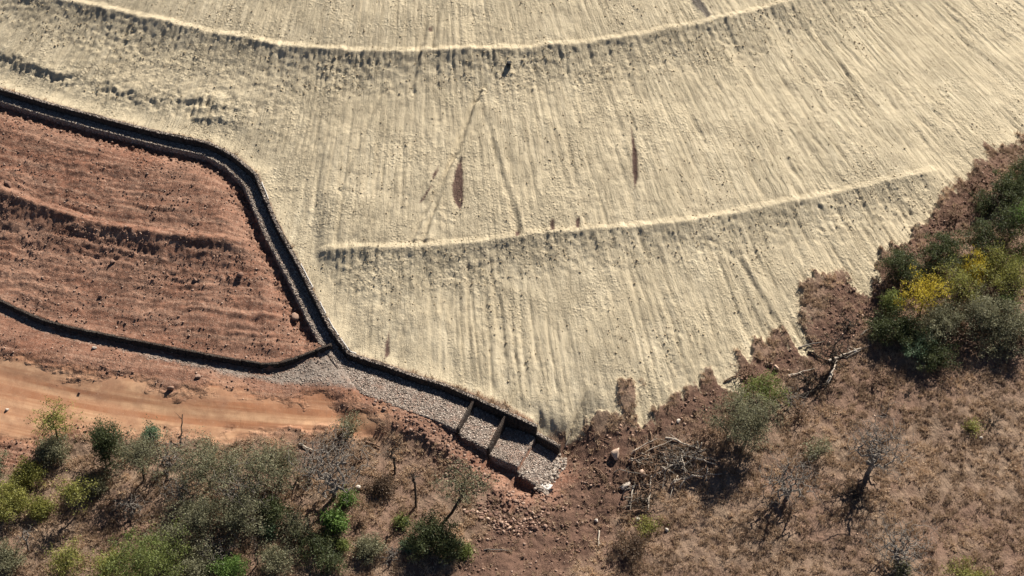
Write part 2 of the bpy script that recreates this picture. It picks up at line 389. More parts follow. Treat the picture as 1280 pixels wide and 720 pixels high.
def mat_terrain():
    t = NT('terrain'); tc = t.n('ShaderNodeTexCoord').outputs['Object']
    pol = t.attr('polar').outputs['Vector']
    big = t.noise(tc, .12, 3); mid = t.noise(tc, .9, 5); fine = t.noise(tc, 5.5, 4, .7); vf = t.noise(tc, 14, 3, .7)
    edge = t.math('MULTIPLY_ADD', fine, .5, -.25)
    # sand
    stre = t.noise(t.scalev(pol, (1.6, .10, 1)), 1.0, 4, .65)
    sand = t.mix(t.mapr(stre, .35, .68), (.455, .376, .254), (.56, .475, .333))
    sand = t.mix(t.mapr(big, .40, .62, 0, .8), sand, (.475, .395, .268))
    sand = t.mix(t.mapr(mid, .42, .70, 0, .6), sand, (.39, .318, .215))
    sand = t.mix(t.mapr(vf, .60, .72, 0, .5), sand, (.30, .235, .16))
    # red earth
    rst = t.noise(t.scalev(pol, (.12, 1.5, 1)), 1.0, 5, .65)
    red = t.mix(t.mapr(big, .38, .62), (.225, .105, .066), (.275, .150, .100))
    red = t.mix(t.mapr(mid, .4, .65, 0, .7), red, (.125, .064, .044))
    red = t.mix(t.mapr(rst, .48, .62, 0, .6), red, (.36, .215, .148))
    red = t.mix(t.mapr(fine, .54, .70, 0, .8), red, (.43, .30, .225))
    red = t.mix(t.mapr(vf, .36, .28, 0, .5), red, (.11, .058, .042))
    # track
    tcol = t.mix(t.mapr(t.noise(t.scalev(pol, (.035, .75, 1)), 1.0, 5), .42, .58), (.34, .155, .080), (.56, .335, .195))
    tcol = t.mix(t.mapr(t.noise(tc, .35, 4), .42, .62, 0, .8), tcol, (.38, .20, .115))
    tcol = t.mix(t.mapr(mid, .5, .75, 0, .5), tcol, (.30, .155, .09))
    tcol = t.mix(t.mapr(fine, .6, .75, 0, .5), tcol, (.58, .42, .29))
    # grey rubble
    grv = t.mix(t.mapr(fine, .35, .65), (.17, .125, .10), (.34, .29, .245))
    grv = t.mix(t.mapr(mid, .45, .7, 0, .5), grv, (.24, .15, .11))
    # natural soil with dead litter
    nat = t.mix(t.mapr(mid, .3, .7), (.17, .112, .078), (.29, .205, .142))
    nat = t.mix(t.mapr(big, .40, .62, 0, .6), nat, (.19, .11, .08))
    nat = t.mix(t.mapr(fine, .5, .72, 0, .7), nat, (.10, .065, .042))
    dis = t.mix(t.mapr(mid, .3, .7), (.092, .052, .038), (.165, .095, .066))
    dis = t.mix(t.mapr(fine, .54, .72, 0, .7), dis, (.27, .17, .115))
    def msk(nm, a, b):
        v = t.math('ADD', t.attr(nm).outputs['Fac'], edge); return t.mapr(v, a, b)
    c = t.mix(msk('d_dis', -.7, 1.0), nat, dis)
    c = t.mix(msk('d_red', -.5, .7), c, red)
    c = t.mix(msk('d_trk', -1.3, 1.6), c, tcol)
    c = t.mix(msk('d_grv', -.3, .4), c, grv)
    c = t.mix(t.mapr(t.math('ADD', t.attr('d_tan').outputs['Fac'], t.math('MULTIPLY_ADD', fine, 1.5, -.75)), -.22, .30), c, sand)
    c = t.mix(msk('d_grey', -.1, .15), c, (.13, .11, .09))
    c = t.mix(msk('d_scar', -.12, .10), c, t.mix(t.mapr(vf, .4, .62), (.075, .048, .040), (.17, .105, .08)))
    t.l(c, t.b.inputs['Base Color'])
    st2 = t.noise(t.scalev(pol, (2.6, .55, 1)), 1.0, 4, .7)
    h = t.math('ADD', t.math('MULTIPLY', fine, .6), t.math('MULTIPLY', vf, .35))
    h = t.math('ADD', h, t.math('MULTIPLY', st2, .7))
    pt3 = t.mapr(t.noise(tc, .16, 2), .42, .60)
    st3 = t.noise(t.scalev(pol, (1.5, .16, 1)), 1.0, 6, .75)
    h = t.math('ADD', h, t.math('MULTIPLY', t.mapr(st3, .50, .57), .30))
    cl = t.n('ShaderNodeTexVoronoi'); cl.inputs['Scale'].default_value = 2.6; t.l(tc, cl.inputs['Vector'])
    h = t.math('ADD', h, t.math('MULTIPLY', t.math('MULTIPLY', t.mapr(cl.outputs['Distance'], .15, .5, 1, 0), pt3), .35))
    h = t.math('MULTIPLY', h, t.mapr(t.noise(tc, .22, 3), .40, .62, .45, 1.05))
    h = t.math('MULTIPLY', h, t.mapr(t.attr('d_trk').outputs['Fac'], -.3, .6, 1, .08))
    t.bump(h, .24, 1.0)
def mat_stone(nm, c1, c2, c3):
    t = NT(nm); tc = t.n('ShaderNodeTexCoord').outputs['Object']
    f = t.attr('tint').outputs['Fac']
    c = t.ramp(f, [(0, c1), (.55, c2), (1, c3)])
    c = t.mix(t.mapr(t.noise(tc, 9, 4), .35, .7, 0, .5), c, tuple(q*.6 for q in c1))
    t.l(c, t.b.inputs['Base Color']); t.bump(t.noise(tc, 14, 4), .04, .6)
def mat_gabion(nm, k):
    t = NT(nm); tc = t.n('ShaderNodeTexCoord').outputs['Object']
    v = t.n('ShaderNodeTexVoronoi'); v.inputs['Scale'].default_value = 5.5; t.l(tc, v.inputs['Vector'])
    e = t.n('ShaderNodeTexVoronoi'); e.feature = 'DISTANCE_TO_EDGE'; e.inputs['Scale'].default_value = 5.5; t.l(tc, e.inputs['Vector'])
    sp = t.n('ShaderNodeSeparateColor'); t.l(v.outputs['Color'], sp.inputs[0])
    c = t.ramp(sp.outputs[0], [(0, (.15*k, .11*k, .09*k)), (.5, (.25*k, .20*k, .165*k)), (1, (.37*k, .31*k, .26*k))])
    c = t.mix(t.mapr(t.noise(tc, .7, 3), .45, .65, 0, .6), c, (.24*k, .15*k, .11*k))
    c = t.mix(t.mapr(e.outputs['Distance'], 0, .10, .85, 0), c, (.06, .045, .038))
    t.l(c, t.b.inputs['Base Color'])
    t.bump(t.mapr(e.outputs['Distance'], 0, .25), .10, 1.0)
def mat_leaf(nm, c1, c2, c3):
    t = NT(nm); f = t.attr('tint').outputs['Fac']
    c = t.ramp(f, [(0, c1), (.5, c2), (1, c3)])
    t.l(c, t.b.inputs['Base Color']); t.b.inputs['Roughness'].default_value = .6; t.b.inputs['Specular IOR Level'].default_value = .25
    tr = t.n('ShaderNodeBsdfTranslucent'); t.l(t.mix(.5, c, tuple(min(1, q*1.4) for q in c3), 'MIX'), tr.inputs[0])
    mx = t.n('ShaderNodeMixShader'); mx.inputs[0].default_value = .28
    t.l(t.b.outputs[0], mx.inputs[1]); t.l(tr.outputs[0], mx.inputs[2]); t.l(mx.outputs[0], t.out.inputs[0])
def mat_bark(nm, c1, c2):
    t = NT(nm); tc = t.n('ShaderNodeTexCoord').outputs['Object']
    n = t.noise(t.scalev(tc, (6, 6, 1.5)), 2.0, 5)
    t.l(t.mix(t.mapr(n, .35, .65), c1, c2), t.b.inputs['Base Color']); t.bump(n, .03, .8)
mat_terrain()
mat_stone('stone_grey', (.17, .13, .105), (.33, .27, .22), (.52, .45, .38))
mat_stone('stone_red', (.10, .055, .042), (.23, .135, .098), (.46, .32, .24))
mat_stone('stone_tan', (.25, .19, .12), (.42, .335, .21), (.50, .41, .27))
mat_stone('stone_pink', (.32, .20, .14), (.48, .33, .24), (.62, .46, .35))
mat_stone('stone_pale', (.40, .33, .27), (.52, .45, .38), (.65, .58, .50))
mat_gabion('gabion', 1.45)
mat_gabion('gabion_shaded', .26)  # same stone as the floor, darkened so wall faces carry shade in the colour
mat_leaf('grass_dry', (.20, .13, .088), (.43, .305, .205), (.66, .50, .345))
mat_leaf('leaf_yellowgreen', (0.1, 0.1063, 0.0275), (0.2, 0.2, 0.05), (0.35, 0.325, 0.0875))
mat_leaf('leaf_dark', (0.0312, 0.0408, 0.0168), (0.06, 0.0744, 0.0288), (0.12, 0.132, 0.054))
mat_leaf('leaf_greygreen', (0.084, 0.084, 0.048), (0.168, 0.162, 0.0936), (0.3, 0.282, 0.168))
mat_leaf('leaf_green', (0.0715, 0.091, 0.0234), (0.13, 0.156, 0.0416), (0.234, 0.26, 0.078))
mat_leaf('leaf_bright', (0.0575, 0.0978, 0.0207), (0.1035, 0.1725, 0.0368), (0.184, 0.2645, 0.069))
mat_leaf('leaf_yellow', (0.231, 0.1785, 0.021), (0.441, 0.336, 0.0315), (0.63, 0.504, 0.063))
mat_leaf('leaf_teal', (.05, .085, .04), (.10, .15, .08), (.20, .26, .16))
mat_leaf('leaf_brown', (.07, .045, .03), (.13, .085, .055), (.20, .14, .09))
mat_bark('bark_dark', (.035, .028, .022), (.085, .066, .05))
mat_bark('bark_grey', (.13, .11, .092), (.26, .225, .19))
mat_bark('bark_pale', (.33, .27, .21), (.55, .47, .38))
mat_bark('bark_brown', (.14, .085, .055), (.26, .17, .115))
mat_bark('white_cloth', (.42, .40, .37), (.66, .63, .59))
mat_bark('dark_pipe', (.02, .02, .022), (.035, .035, .038))

# ------------------------------------------------------------------ object helpers
def mesh_np(name, verts, faces, mat, parent=None, tint=None, smooth=False):
    """faces: (n,3) or (n,4) int array"""
    verts = np.asarray(verts, np.float32); faces = np.asarray(faces, np.int32)
    me = bpy.data.meshes.new(name)
    n, k = faces.shape
    me.vertices.add(len(verts)); me.vertices.foreach_set('co', verts.ravel())
    me.loops.add(n*k); me.loops.foreach_set('vertex_index', faces.ravel())
    me.polygons.add(n); me.polygons.foreach_set('loop_start', np.arange(0, n*k, k, dtype=np.int32))
    if smooth: me.polygons.foreach_set('use_smooth', np.ones(n, bool))
    me.update(calc_edges=True)
    if tint is not None:
        a = me.attributes.new('tint', 'FLOAT', 'POINT'); a.data.foreach_set('value', np.asarray(tint, np.float32))
    me.materials.append(MATS[mat])
    o = bpy.data.objects.new(name, me); COL.objects.link(o)
    if parent is not None: o.parent = parent
    return o
def tag(o, label=None, cat=None, group=None, kind=None):
    if label: o['label'] = label
    if cat: o['category'] = cat
    if group: o['group'] = group
    if kind: o['kind'] = kind
    return o
def empty(name, loc):
    o = bpy.data.objects.new(name, None); COL.objects.link(o); o.location = loc; o.empty_display_size = .3
    return o

# ------------------------------------------------------------------ the ground, split by what covers it
ny, nx = X.shape
idx = np.arange(ny*nx).reshape(ny, nx)
F = np.stack([idx[:-1, :-1], idx[:-1, 1:], idx[1:, 1:], idx[1:, :-1]], -1).reshape(-1, 4)
def cellv(A): return (A[:-1, :-1]+A[1:, 1:]).ravel()/2
cT, cK, cR = cellv(dTAN), cellv(dTRK), cellv(dRED)
region = np.where(cT > 0, 0, np.where(cK > 0, 1, np.where(cR > 0, 2, 3)))
P3 = np.stack([X, Y, Z], -1).reshape(-1, 3)
ATT = dict(d_scar=dSC, d_tan=dTAN, d_red=dRED, d_trk=dTRK, d_grv=dGRV, d_dis=dDIS, d_grey=dGREY)
for k, nm, lab in ((0, 'sand_slope', 'pale sandy embankment slope with rills and two curved berms'), (1, 'dirt_track', 'smooth orange dirt track below the red bank'),
                   (2, 'red_earth_slope', 'terraced red earth slope beside the stone channel'), (3, 'hillside', 'brown natural hillside with bare soil and dry grass')):
    f = F[region == k]
    u, inv = np.unique(f, return_inverse=True)
    o = mesh_np(nm, P3[u], inv.reshape(-1, 4), 'terrain', smooth=True)
    for an, A in ATT.items():
        a = o.data.attributes.new(an, 'FLOAT', 'POINT'); a.data.foreach_set('value', np.clip(A, -50, 50).ravel()[u].astype(np.float32))
    a = o.data.attributes.new('polar', 'FLOAT_VECTOR', 'POINT')
    a.data.foreach_set('vector', np.stack([U, V, 0*U], -1).reshape(-1, 3)[u].astype(np.float32).ravel())
    tag(o, lab, kind='structure')

# ------------------------------------------------------------------ stones
ph = (1+5**.5)/2
ICO_V = np.array([(-1, ph, 0), (1, ph, 0), (-1, -ph, 0), (1, -ph, 0), (0, -1, ph), (0, 1, ph), (0, -1, -ph), (0, 1, -ph), (ph, 0, -1), (ph, 0, 1), (-ph, 0, -1), (-ph, 0, 1)], float)/math.hypot(1, ph)
ICO_F = np.array([(0, 11, 5), (0, 5, 1), (0, 1, 7), (0, 7, 10), (0, 10, 11), (1, 5, 9), (5, 11, 4), (11, 10, 2), (10, 7, 6), (7, 1, 8), (3, 9, 4), (3, 4, 2), (3, 2, 6), (3, 6, 8), (3, 8, 9), (4, 9, 5), (2, 4, 11), (6, 2, 10), (8, 6, 7), (9, 8, 1)])
def rand_rot(n, rng):
    q = rng.normal(size=(n, 4)); q /= np.linalg.norm(q, axis=1)[:, None]
    a, b, c, d = q.T
    return np.stack([np.stack([1-2*(c*c+d*d), 2*(b*c-a*d), 2*(b*d+a*c)], -1), np.stack([2*(b*c+a*d), 1-2*(b*b+d*d), 2*(c*d-a*b)], -1), np.stack([2*(b*d-a*c), 2*(c*d+a*b), 1-2*(b*b+c*c)], -1)], 1)
OCT_V = np.array([(1, 0, 0), (-1, 0, 0), (0, 1, 0), (0, -1, 0), (0, 0, 1), (0, 0, -1)], float)
OCT_F = np.array([(0, 2, 4), (2, 1, 4), (1, 3, 4), (3, 0, 4), (2, 0, 5), (1, 2, 5), (3, 1, 5), (0, 3, 5)])
def stones(name, pos, size, mat, seed, parent=None, simple=False, flat=.75):
    rng = np.random.RandomState(seed); n = len(pos)
    BV, BF = (OCT_V, OCT_F) if simple else (ICO_V, ICO_F)
    v = BV[None]*(1+rng.uniform(-.28, .28, (n, len(BV), 1)))*rng.uniform(.65, 1.2, (n, 1, 3))
    v = np.einsum('nij,nkj->nki', rand_rot(n, rng), v)
    v[:, :, 2] *= flat
    v = v*np.asarray(size)[:, None, None]+np.asarray(pos)[:, None, :]
    f = (BF[None]+np.arange(n)[:, None, None]*len(BV)).reshape(-1, 3)
    tint = np.repeat(rng.rand(n), len(BV))
    return mesh_np(name, v.reshape(-1, 3), f, mat, parent, tint)
rng = np.random.RandomState(3)
def scatter(n, x0, x1, y0, y1, mask_fn, seed):
    r = np.random.RandomState(seed)
    x = r.uniform(x0, x1, n); y = r.uniform(y0, y1, n)
    k = mask_fn(x, y) > r.rand(n)
    return x[k], y[k]

# ------------------------------------------------------------------ gabion channel
def frame(P, S, s):
    """point and right-hand normal along a polyline (normals averaged at the bends)"""
    T = (P[1:]-P[:-1]); T = T/np.hypot(*T.T)[:, None]
    N = np.stack([T[:, 1], -T[:, 0]], -1)
    Nv = np.vstack([N[:1], N[:-1]+N[1:], N[-1:]]); Nv /= np.hypot(*Nv.T)[:, None]
    s = np.atleast_1d(s)
    p = np.stack([np.interp(s, S, P[:, 0]), np.interp(s, S, P[:, 1])], -1)
    n = np.stack([np.interp(s, S, Nv[:, 0]), np.interp(s, S, Nv[:, 1])], -1)
    return p, n/np.hypot(*n.T)[:, None]
def block(name, cor, mat, parent, div=(8, 3, 4), jit=.05, seed=0, origin=None):
    """stone-filled basket from 8 corners [s][t][z]; faces subdivided and roughened"""
    cor = np.asarray(cor, float)            # shape (2,2,2,3)
    du, dv, dw = div
    V_, idm, Fq = [], {}, []
    def vid(i, j, k):
        if (i, j, k) not in idm:
            a, b, c = i/du, j/dv, k/dw
            p = 0
            for q in (0, 1):
                for r_ in (0, 1):
                    for t_ in (0, 1):
                        p = p+cor[q, r_, t_]*((a if q else 1-a)*(b if r_ else 1-b)*(c if t_ else 1-c))
            idm[(i, j, k)] = len(V_); V_.append(p)
        return idm[(i, j, k)]
    for i in range(du):
        for j in range(dv):
            Fq.append((vid(i, j, 0), vid(i, j+1, 0), vid(i+1, j+1, 0), vid(i+1, j, 0)))
            Fq.append((vid(i, j, dw), vid(i+1, j, dw), vid(i+1, j+1, dw), vid(i, j+1, dw)))
        for k in range(dw):
            Fq.append((vid(i, 0, k), vid(i+1, 0, k), vid(i+1, 0, k+1), vid(i, 0, k+1)))
            Fq.append((vid(i, dv, k), vid(i, dv, k+1), vid(i+1, dv, k+1), vid(i+1, dv, k)))
    for j in range(dv):
        for k in range(dw):
            Fq.append((vid(0, j, k), vid(0, j, k+1), vid(0, j+1, k+1), vid(0, j+1, k)))
            Fq.append((vid(du, j, k), vid(du, j+1, k), vid(du, j+1, k+1), vid(du, j, k+1)))
    V_ = np.array(V_); r = np.random.RandomState(seed)
    V_ = V_+r.uniform(-jit, jit, V_.shape)
    return mesh_np(name, V_-(origin if origin is not None else 0), Fq, mat, parent)
ch_org = np.array([*CH[14], ch_floor(np.array([S_J]))[0]])
channel = empty('gabion_channel', ch_org)
tag(channel, 'long stone-filled gabion drainage channel with stepped outlet skirting the pale slope', 'drainage channel')
WT = .42
sd_ = 100
def corners_(s0, s1, t0, t1, zf0, zf1, P=CH, S=CHS, dz0=(0, 0)):
    (p0, p1), (n0, n1) = frame(P, S, [s0, s1])
    c = np.zeros((2, 2, 2, 3))
    for i, (p, n, zlo, zhi) in enumerate(((p0, n0, zf0[0], zf0[1]), (p1, n1, zf1[0], zf1[1]))):
        for j, t in enumerate((t0, t1)):
            q = p+n*t
            c[i, j, 0] = (*q, zlo); c[i, j, 1] = (*q, zhi)
    return c
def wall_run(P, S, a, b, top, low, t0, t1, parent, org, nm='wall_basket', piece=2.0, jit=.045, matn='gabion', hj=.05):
    matn = 'gabion_shaded'
    global sd_
    n = max(1, int(round((b-a)/piece))); ed = np.linspace(a, b, n+1)
    for i in range(n):
        e0, e1 = ed[i]+.012, ed[i+1]-.012
        sd_ += 1; r = np.random.RandomState(sd_); h = r.uniform(-hj, hj); tt = r.uniform(-.03, .03)
        c = corners_(e0, e1, t0+tt, t1+tt, (low(e0), top(e0)+h), (low(e1), top(e1)+h), P, S)
        block(nm, c, matn, parent, (8, 3, 4), jit, sd_, org)
f1_ = lambda g: (lambda s: float(g(np.array([s]))[0]))
top_, flo_, wid_, drp_ = f1_(ch_top), f1_(ch_floor), f1_(ch_w), f1_(ch_drop)
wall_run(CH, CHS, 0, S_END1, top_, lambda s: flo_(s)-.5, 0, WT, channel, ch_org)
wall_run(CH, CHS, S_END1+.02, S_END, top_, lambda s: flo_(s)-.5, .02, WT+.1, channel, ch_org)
# floor mattresses
def floor_run(a, b, piece, nm, t0=WT-.1):
    global sd_
    n = max(1, int(round((b-a)/piece))); ed = np.linspace(a, b, n+1)
    for i in range(n):
        e0, e1 = ed[i]+.006, ed[i+1]-.006
        (p0, p1), (n0, n1) = frame(CH, CHS, [e0, e1])
        c = np.zeros((2, 2, 2, 3))
        for q, (p, nn, s) in enumerate(((p0, n0, e0), (p1, n1, e1))):
            for j, t in enumerate((t0, wid_(s))):
                c[q, j, 0] = (*(p+nn*t), flo_(s)-drp_(s)-.4); c[q, j, 1] = (*(p+nn*t), flo_(s)-(.04 if j else 0))
        sd_ += 1
        block(nm, c, 'gabion', channel, (10, max(4, int(wid_(e0)*3)), 3), .035, sd_, ch_org)
floor_run(0, S_J, 3.0, 'floor_mattress')
floor_run(S_J, S_W1, 3.0, 'floor_mattress')
floor_run(S_W1+.01, S_W2-.01, 9, 'cascade_step')
floor_run(S_W2+.01, S_END1-.01, 9, 'cascade_step')
floor_run(S_END1+.02, S_END, 9, 'cascade_step')
# weirs across the floor
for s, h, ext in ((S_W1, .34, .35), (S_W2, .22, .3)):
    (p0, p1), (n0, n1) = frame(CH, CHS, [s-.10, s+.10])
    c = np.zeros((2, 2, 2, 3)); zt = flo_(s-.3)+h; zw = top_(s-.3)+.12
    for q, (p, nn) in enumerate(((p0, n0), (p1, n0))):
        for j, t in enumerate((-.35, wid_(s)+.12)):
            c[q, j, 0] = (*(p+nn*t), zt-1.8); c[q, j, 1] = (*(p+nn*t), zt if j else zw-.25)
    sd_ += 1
    block('weir', c, 'gabion_shaded', channel, (3, 14, 4), .03, sd_, ch_org)  # dark colour stands in for the shadow line along the weir
# low side kerb of the upper cascade panel seen as a short wall
# loose stones lying on floors and wall tops
r = np.random.RandomState(55)
n = 19000
ss = r.uniform(0, S_END, n)
tt = r.rand(n)
p, nn = frame(CH, CHS, ss); wds = ch_w(ss)
t = np.where(r.rand(n) < .22, r.uniform(.04, WT-.03, n), WT+(wds-WT)*tt)
keep = r.rand(n) < np.where(ss > S_J, 1.0, .75)
z = np.where(t < WT, ch_top(ss), ch_floor(ss)-.04*(t/wds))
q = np.stack([*(p+nn*t[:, None]).T, z+.0], -1)[keep]
o = stones('stone_fill', q-ch_org, r.uniform(.05, .125, keep.sum()), 'stone_grey', 5, channel, simple=True)
tag(o, kind='stuff')
# loose end rubble at the toe of the last step
pe, ne = frame(CH, CHS, [S_END])
te = np.array([-ne[0][1], ne[0][0]])
m = 260
a = r.uniform(.2, 5.6, m); bq = r.uniform(-.1, 1.3, m)*r.rand(m)**.4
q2 = pe[0]+ne[0]*a[:, None]+te*bq[:, None]
zz = np.maximum(zat(q2[:, 0], q2[:, 1]), ch_floor(np.array([S_END]))[0]-.15-bq*.55)
o = stones('end_rubble', np.stack([*q2.T, zz], -1)-ch_org, r.uniform(.10, .24, m), 'stone_grey', 6, channel)
tag(o, kind='stuff')
# pale geotextile edge showing behind the wall
for (pa, pb) in (((331, 228), (336, 250)), ((379, 330), (393, 360)), ((400, 378), (408, 393)), ((410, 399), (424, 420)), ((426, 424), (446, 442))):
    A, B = hit(*pa, zat), hit(*pb, zat)
    da, sa, _ = poly_near(CH, np.array([A[0]]), np.array([A[1]])); db, sb, _ = poly_near(CH, np.array([B[0]]), np.array([B[1]]))
    sv_ = np.linspace(sa[0], sb[0], 12); p_, n_ = frame(CH, CHS, sv_)
    rr_ = np.random.RandomState(int(pa[0])); off = rr_.uniform(-.03, .03, 12)
    zt = ch_top(sv_)+.06
    vv = np.vstack([np.c_[p_-n_*(.03+off[:, None]), zt+.0], np.c_[p_-n_*(.10+off[:, None]), zt+.03], np.c_[p_-n_*(.14+off[:, None]), zt-.25]])
    ff = [(i+12*k, i+1+12*k, i+13+12*k, i+12+12*k) for k in range(2) for i in range(11)]
    o = mesh_np('geotextile_edge', vv-ch_org, ff, 'white_cloth', channel)
    o['label'] = 'pale fabric edge showing behind the wall'
sh = at(676, 604)
g = np.linspace(-1, 1, 9); gx, gy = np.meshgrid(g*1.15, g*.42)
ca, sa_ = math.cos(R(-28)), math.sin(R(-28))
wx, wy = gx*ca-gy*sa_, gx*sa_+gy*ca
wz = zat((sh[0]+wx).ravel(), (sh[1]+wy).ravel()).reshape(9, 9)-sh[2]+.10+.05*pn(gx*2, gy*3, 5)
ii = np.arange(81).reshape(9, 9)
ff = np.stack([ii[:-1, :-1], ii[:-1, 1:], ii[1:, 1:], ii[1:, :-1]], -1).reshape(-1, 4)
o = mesh_np('fabric_scrap', np.stack([wx, wy, wz], -1).reshape(-1, 3), ff, 'white_cloth', smooth=True)
o.location = sh; md = o.modifiers.new('thick', 'SOLIDIFY'); md.thickness = .03
tag(o, 'white fabric scrap lying below the last channel step', 'fabric')

# low retaining wall
w2o = np.array([*W2[6], float(np.interp(W2S[6], W2S, _w2z))-H2])
rw = empty('retaining_wall', w2o)
tag(rw, 'low curved gabion retaining wall across the foot of the red terrace', 'retaining wall')
tw2 = lambda s: float(np.interp(s, W2S, _w2z))+.04
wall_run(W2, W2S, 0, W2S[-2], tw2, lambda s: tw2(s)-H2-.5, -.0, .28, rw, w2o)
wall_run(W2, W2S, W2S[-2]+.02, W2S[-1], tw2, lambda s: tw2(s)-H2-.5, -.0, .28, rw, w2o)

# ------------------------------------------------------------------ loose stone on the ground (uncountable)
xa, xb, ya, yb = -xmax, xmax, y0g, y1g
GRD_gravel = lambda x, y: sstep(-.2, .3, samp(dGRV, x, y))*(1-samp(KCH, x, y))
gx_, gy_ = scatter(90000, xa, 0, -30, 25, GRD_gravel, 61)
o = stones('gravel', np.stack([gx_, gy_, zat(gx_, gy_)+.01], -1), rng.uniform(.045, .11, len(gx_)), 'stone_grey', 62, simple=True)
tag(o, 'loose grey gravel spread along the low wall and channel mouth', kind='stuff')
def redmask(x, y):
    base_ = samp(mR, x, y)*(1-samp(mK, x, y))*(1-samp(KCH, x, y))*(1-.85*sstep(-.3, .3, samp(dGRV, x, y)))
    return base_*np.clip(.16+.5*fbm(x/4, y/4, 3, 91)+.5*samp(rb, x, y)+.2*samp(f3, x, y)+.6*samp(strip, x, y), 0, 1)
gx_, gy_ = scatter(150000, xa, 12, -32, 30, redmask, 63)
sz = .03+.05*np.random.RandomState(64).rand(len(gx_))**4*3.0
o = stones('red_rubble', np.stack([gx_, gy_, zat(gx_, gy_)+sz*.15], -1), sz, 'stone_red', 64, simple=True)
tag(o, 'scattered red stone fragments on the red earth', kind='stuff')
gx_, gy_ = scatter(34000, -22, 10, -34, 5, lambda x, y: samp(rb, x, y)*(.35+.6*fbm(x/2, y/2, 3, 93)), 163)
sz = .07+.17*np.random.RandomState(164).rand(len(gx_))**2.5
o = stones('rock_spoil', np.stack([gx_, gy_, zat(gx_, gy_)+sz*.2], -1), sz, 'stone_red', 164)
tag(o, 'dark broken rock spoil strewn down the bank below the channel', kind='stuff')
hr = np.random.RandomState(165); hu = hr.rand(420)
hc = [hit(585+95*a_+hr.uniform(-8, 8), 640+22*math.sin(a_*2.4)*(.6 if a_ < .3 else 1)+hr.uniform(-13, 11)*(.3+a_)-(6 if a_ > .8 else 0), zat) for a_ in hu]
o = stones('heap_fragments', np.array(hc)+[0, 0, .03], hr.uniform(.05, .13, 420), 'stone_red', 166)
tag(o, 'small stone fragments between the heaped stones below the outlet', kind='stuff')
gx_, gy_ = scatter(9000, -6, 42, -36, 14, lambda x, y: (samp(mD, x, y)*.5+samp(mN, x, y)*.05)*(.3+.5*fbm(x/3, y/3, 2, 94)), 167)
sz = .04+.10*np.random.RandomState(168).rand(len(gx_))**3
o = stones('pale_fragments', np.stack([gx_, gy_, zat(gx_, gy_)+sz*.2], -1), sz, 'stone_pink', 168, simple=True)
tag(o, 'scattered pale stone fragments on the disturbed earth near the brush pile', kind='stuff')
def dismask(x, y): return samp(mD, x, y)*np.clip(.25+.5*fbm(x/3, y/3, 3, 92), 0, 1)
gx_, gy_ = scatter(90000, -10, xb, -34, 30, dismask, 65)
sz = .04+.07*np.random.RandomState(66).rand(len(gx_))**3*3.0
o = stones('brown_rubble', np.stack([gx_, gy_, zat(gx_, gy_)+sz*.15], -1), sz, 'stone_red', 66, simple=True)
tag(o, 'loose brown rubble along the toe of the pale slope', kind='stuff')
def tanmask(x, y): return np.maximum(samp(mT, x, y), 1.6*sstep(-1.6, -.1, samp(dTAN, x, y))*(samp(dchute, x, y) > 6))*np.clip(.04+.5*sstep(0, .7, fbm(x/7, y/7, 3, 35)+.1)+.5*samp(f1+f2, x, y), 0, 1)*.35
gx_, gy_ = scatter(210000, xa, xb, -26, yb-3, tanmask, 67)
sz = .025+.045*np.random.RandomState(68).rand(len(gx_))**4*2.6
o = stones('sand_clods', np.stack([gx_, gy_, zat(gx_, gy_)+sz*.2], -1), sz, 'stone_tan', 68, simple=True)
tag(o, 'small clods scattered over the pale sandy slope', kind='stuff')

# ------------------------------------------------------------------ dry grass
def grassmask(x, y):
    m_ = samp(mN, x, y)*(1-samp(mK, x, y))*(1-samp(KCH, x, y))
    return np.clip(m_*(.45+1.2*fbm(x/1.5, y/1.5, 3, 95))+samp(mD, x, y)*.10, 0, 1)
GX, GY = scatter(150000, xa, xb, ya, 34, grassmask, 71)
def grass(name, x, y, nb, hmin, hmax, mat, seed, tintbase):
    r = np.random.RandomState(seed); n = len(x)
    zc = zat(x, y)
    h = r.uniform(hmin, hmax, n)
    az = r.uniform(0, 2*np.pi, (n, nb)); lean = r.uniform(.2, 1.0, (n, nb))
    hh = h[:, None]*r.uniform(.6, 1.15, (n, nb))
    bx = x[:, None]+r.normal(0, .11, (n, nb)); by = y[:, None]+r.normal(0, .11, (n, nb)); bz = np.repeat(zc[:, None], nb, 1)-.03
    dx, dy = np.cos(az)*np.sin(lean), np.sin(az)*np.sin(lean)
    tx, ty, tz = bx+dx*hh, by+dy*hh, bz+np.cos(lean)*hh*.9
    wdt = .022+.026*r.rand(n, nb); az2 = az+np.pi/2+r.normal(0, .5, az.shape)
    ox, oy = np.cos(az2)*wdt, np.sin(az2)*wdt
    v = np.stack([np.stack([bx-ox, by-oy, bz], -1), np.stack([bx+ox, by+oy, bz], -1), np.stack([tx+ox*.4, ty+oy*.4, tz], -1)], 2)
    ti = np.clip(tintbase[:, None]+r.normal(0, .16, (n, nb)), 0, 1)
    f = np.arange(n*nb*3).reshape(-1, 3)
    return mesh_np(name, v.reshape(-1, 3), f, mat, None, np.repeat(ti.ravel(), 3))
tb = .45+.5*fbm(GX/5, GY/5, 3, 96)+.2*pn(GX/.8, GY/.8, 97)-.12*(GX > 15)
o = grass('dry_grass', GX, GY, 14, .22, .62, 'grass_dry', 72, tb)
tag(o, 'dry brown grass tussocks covering the natural hillside', kind='stuff')

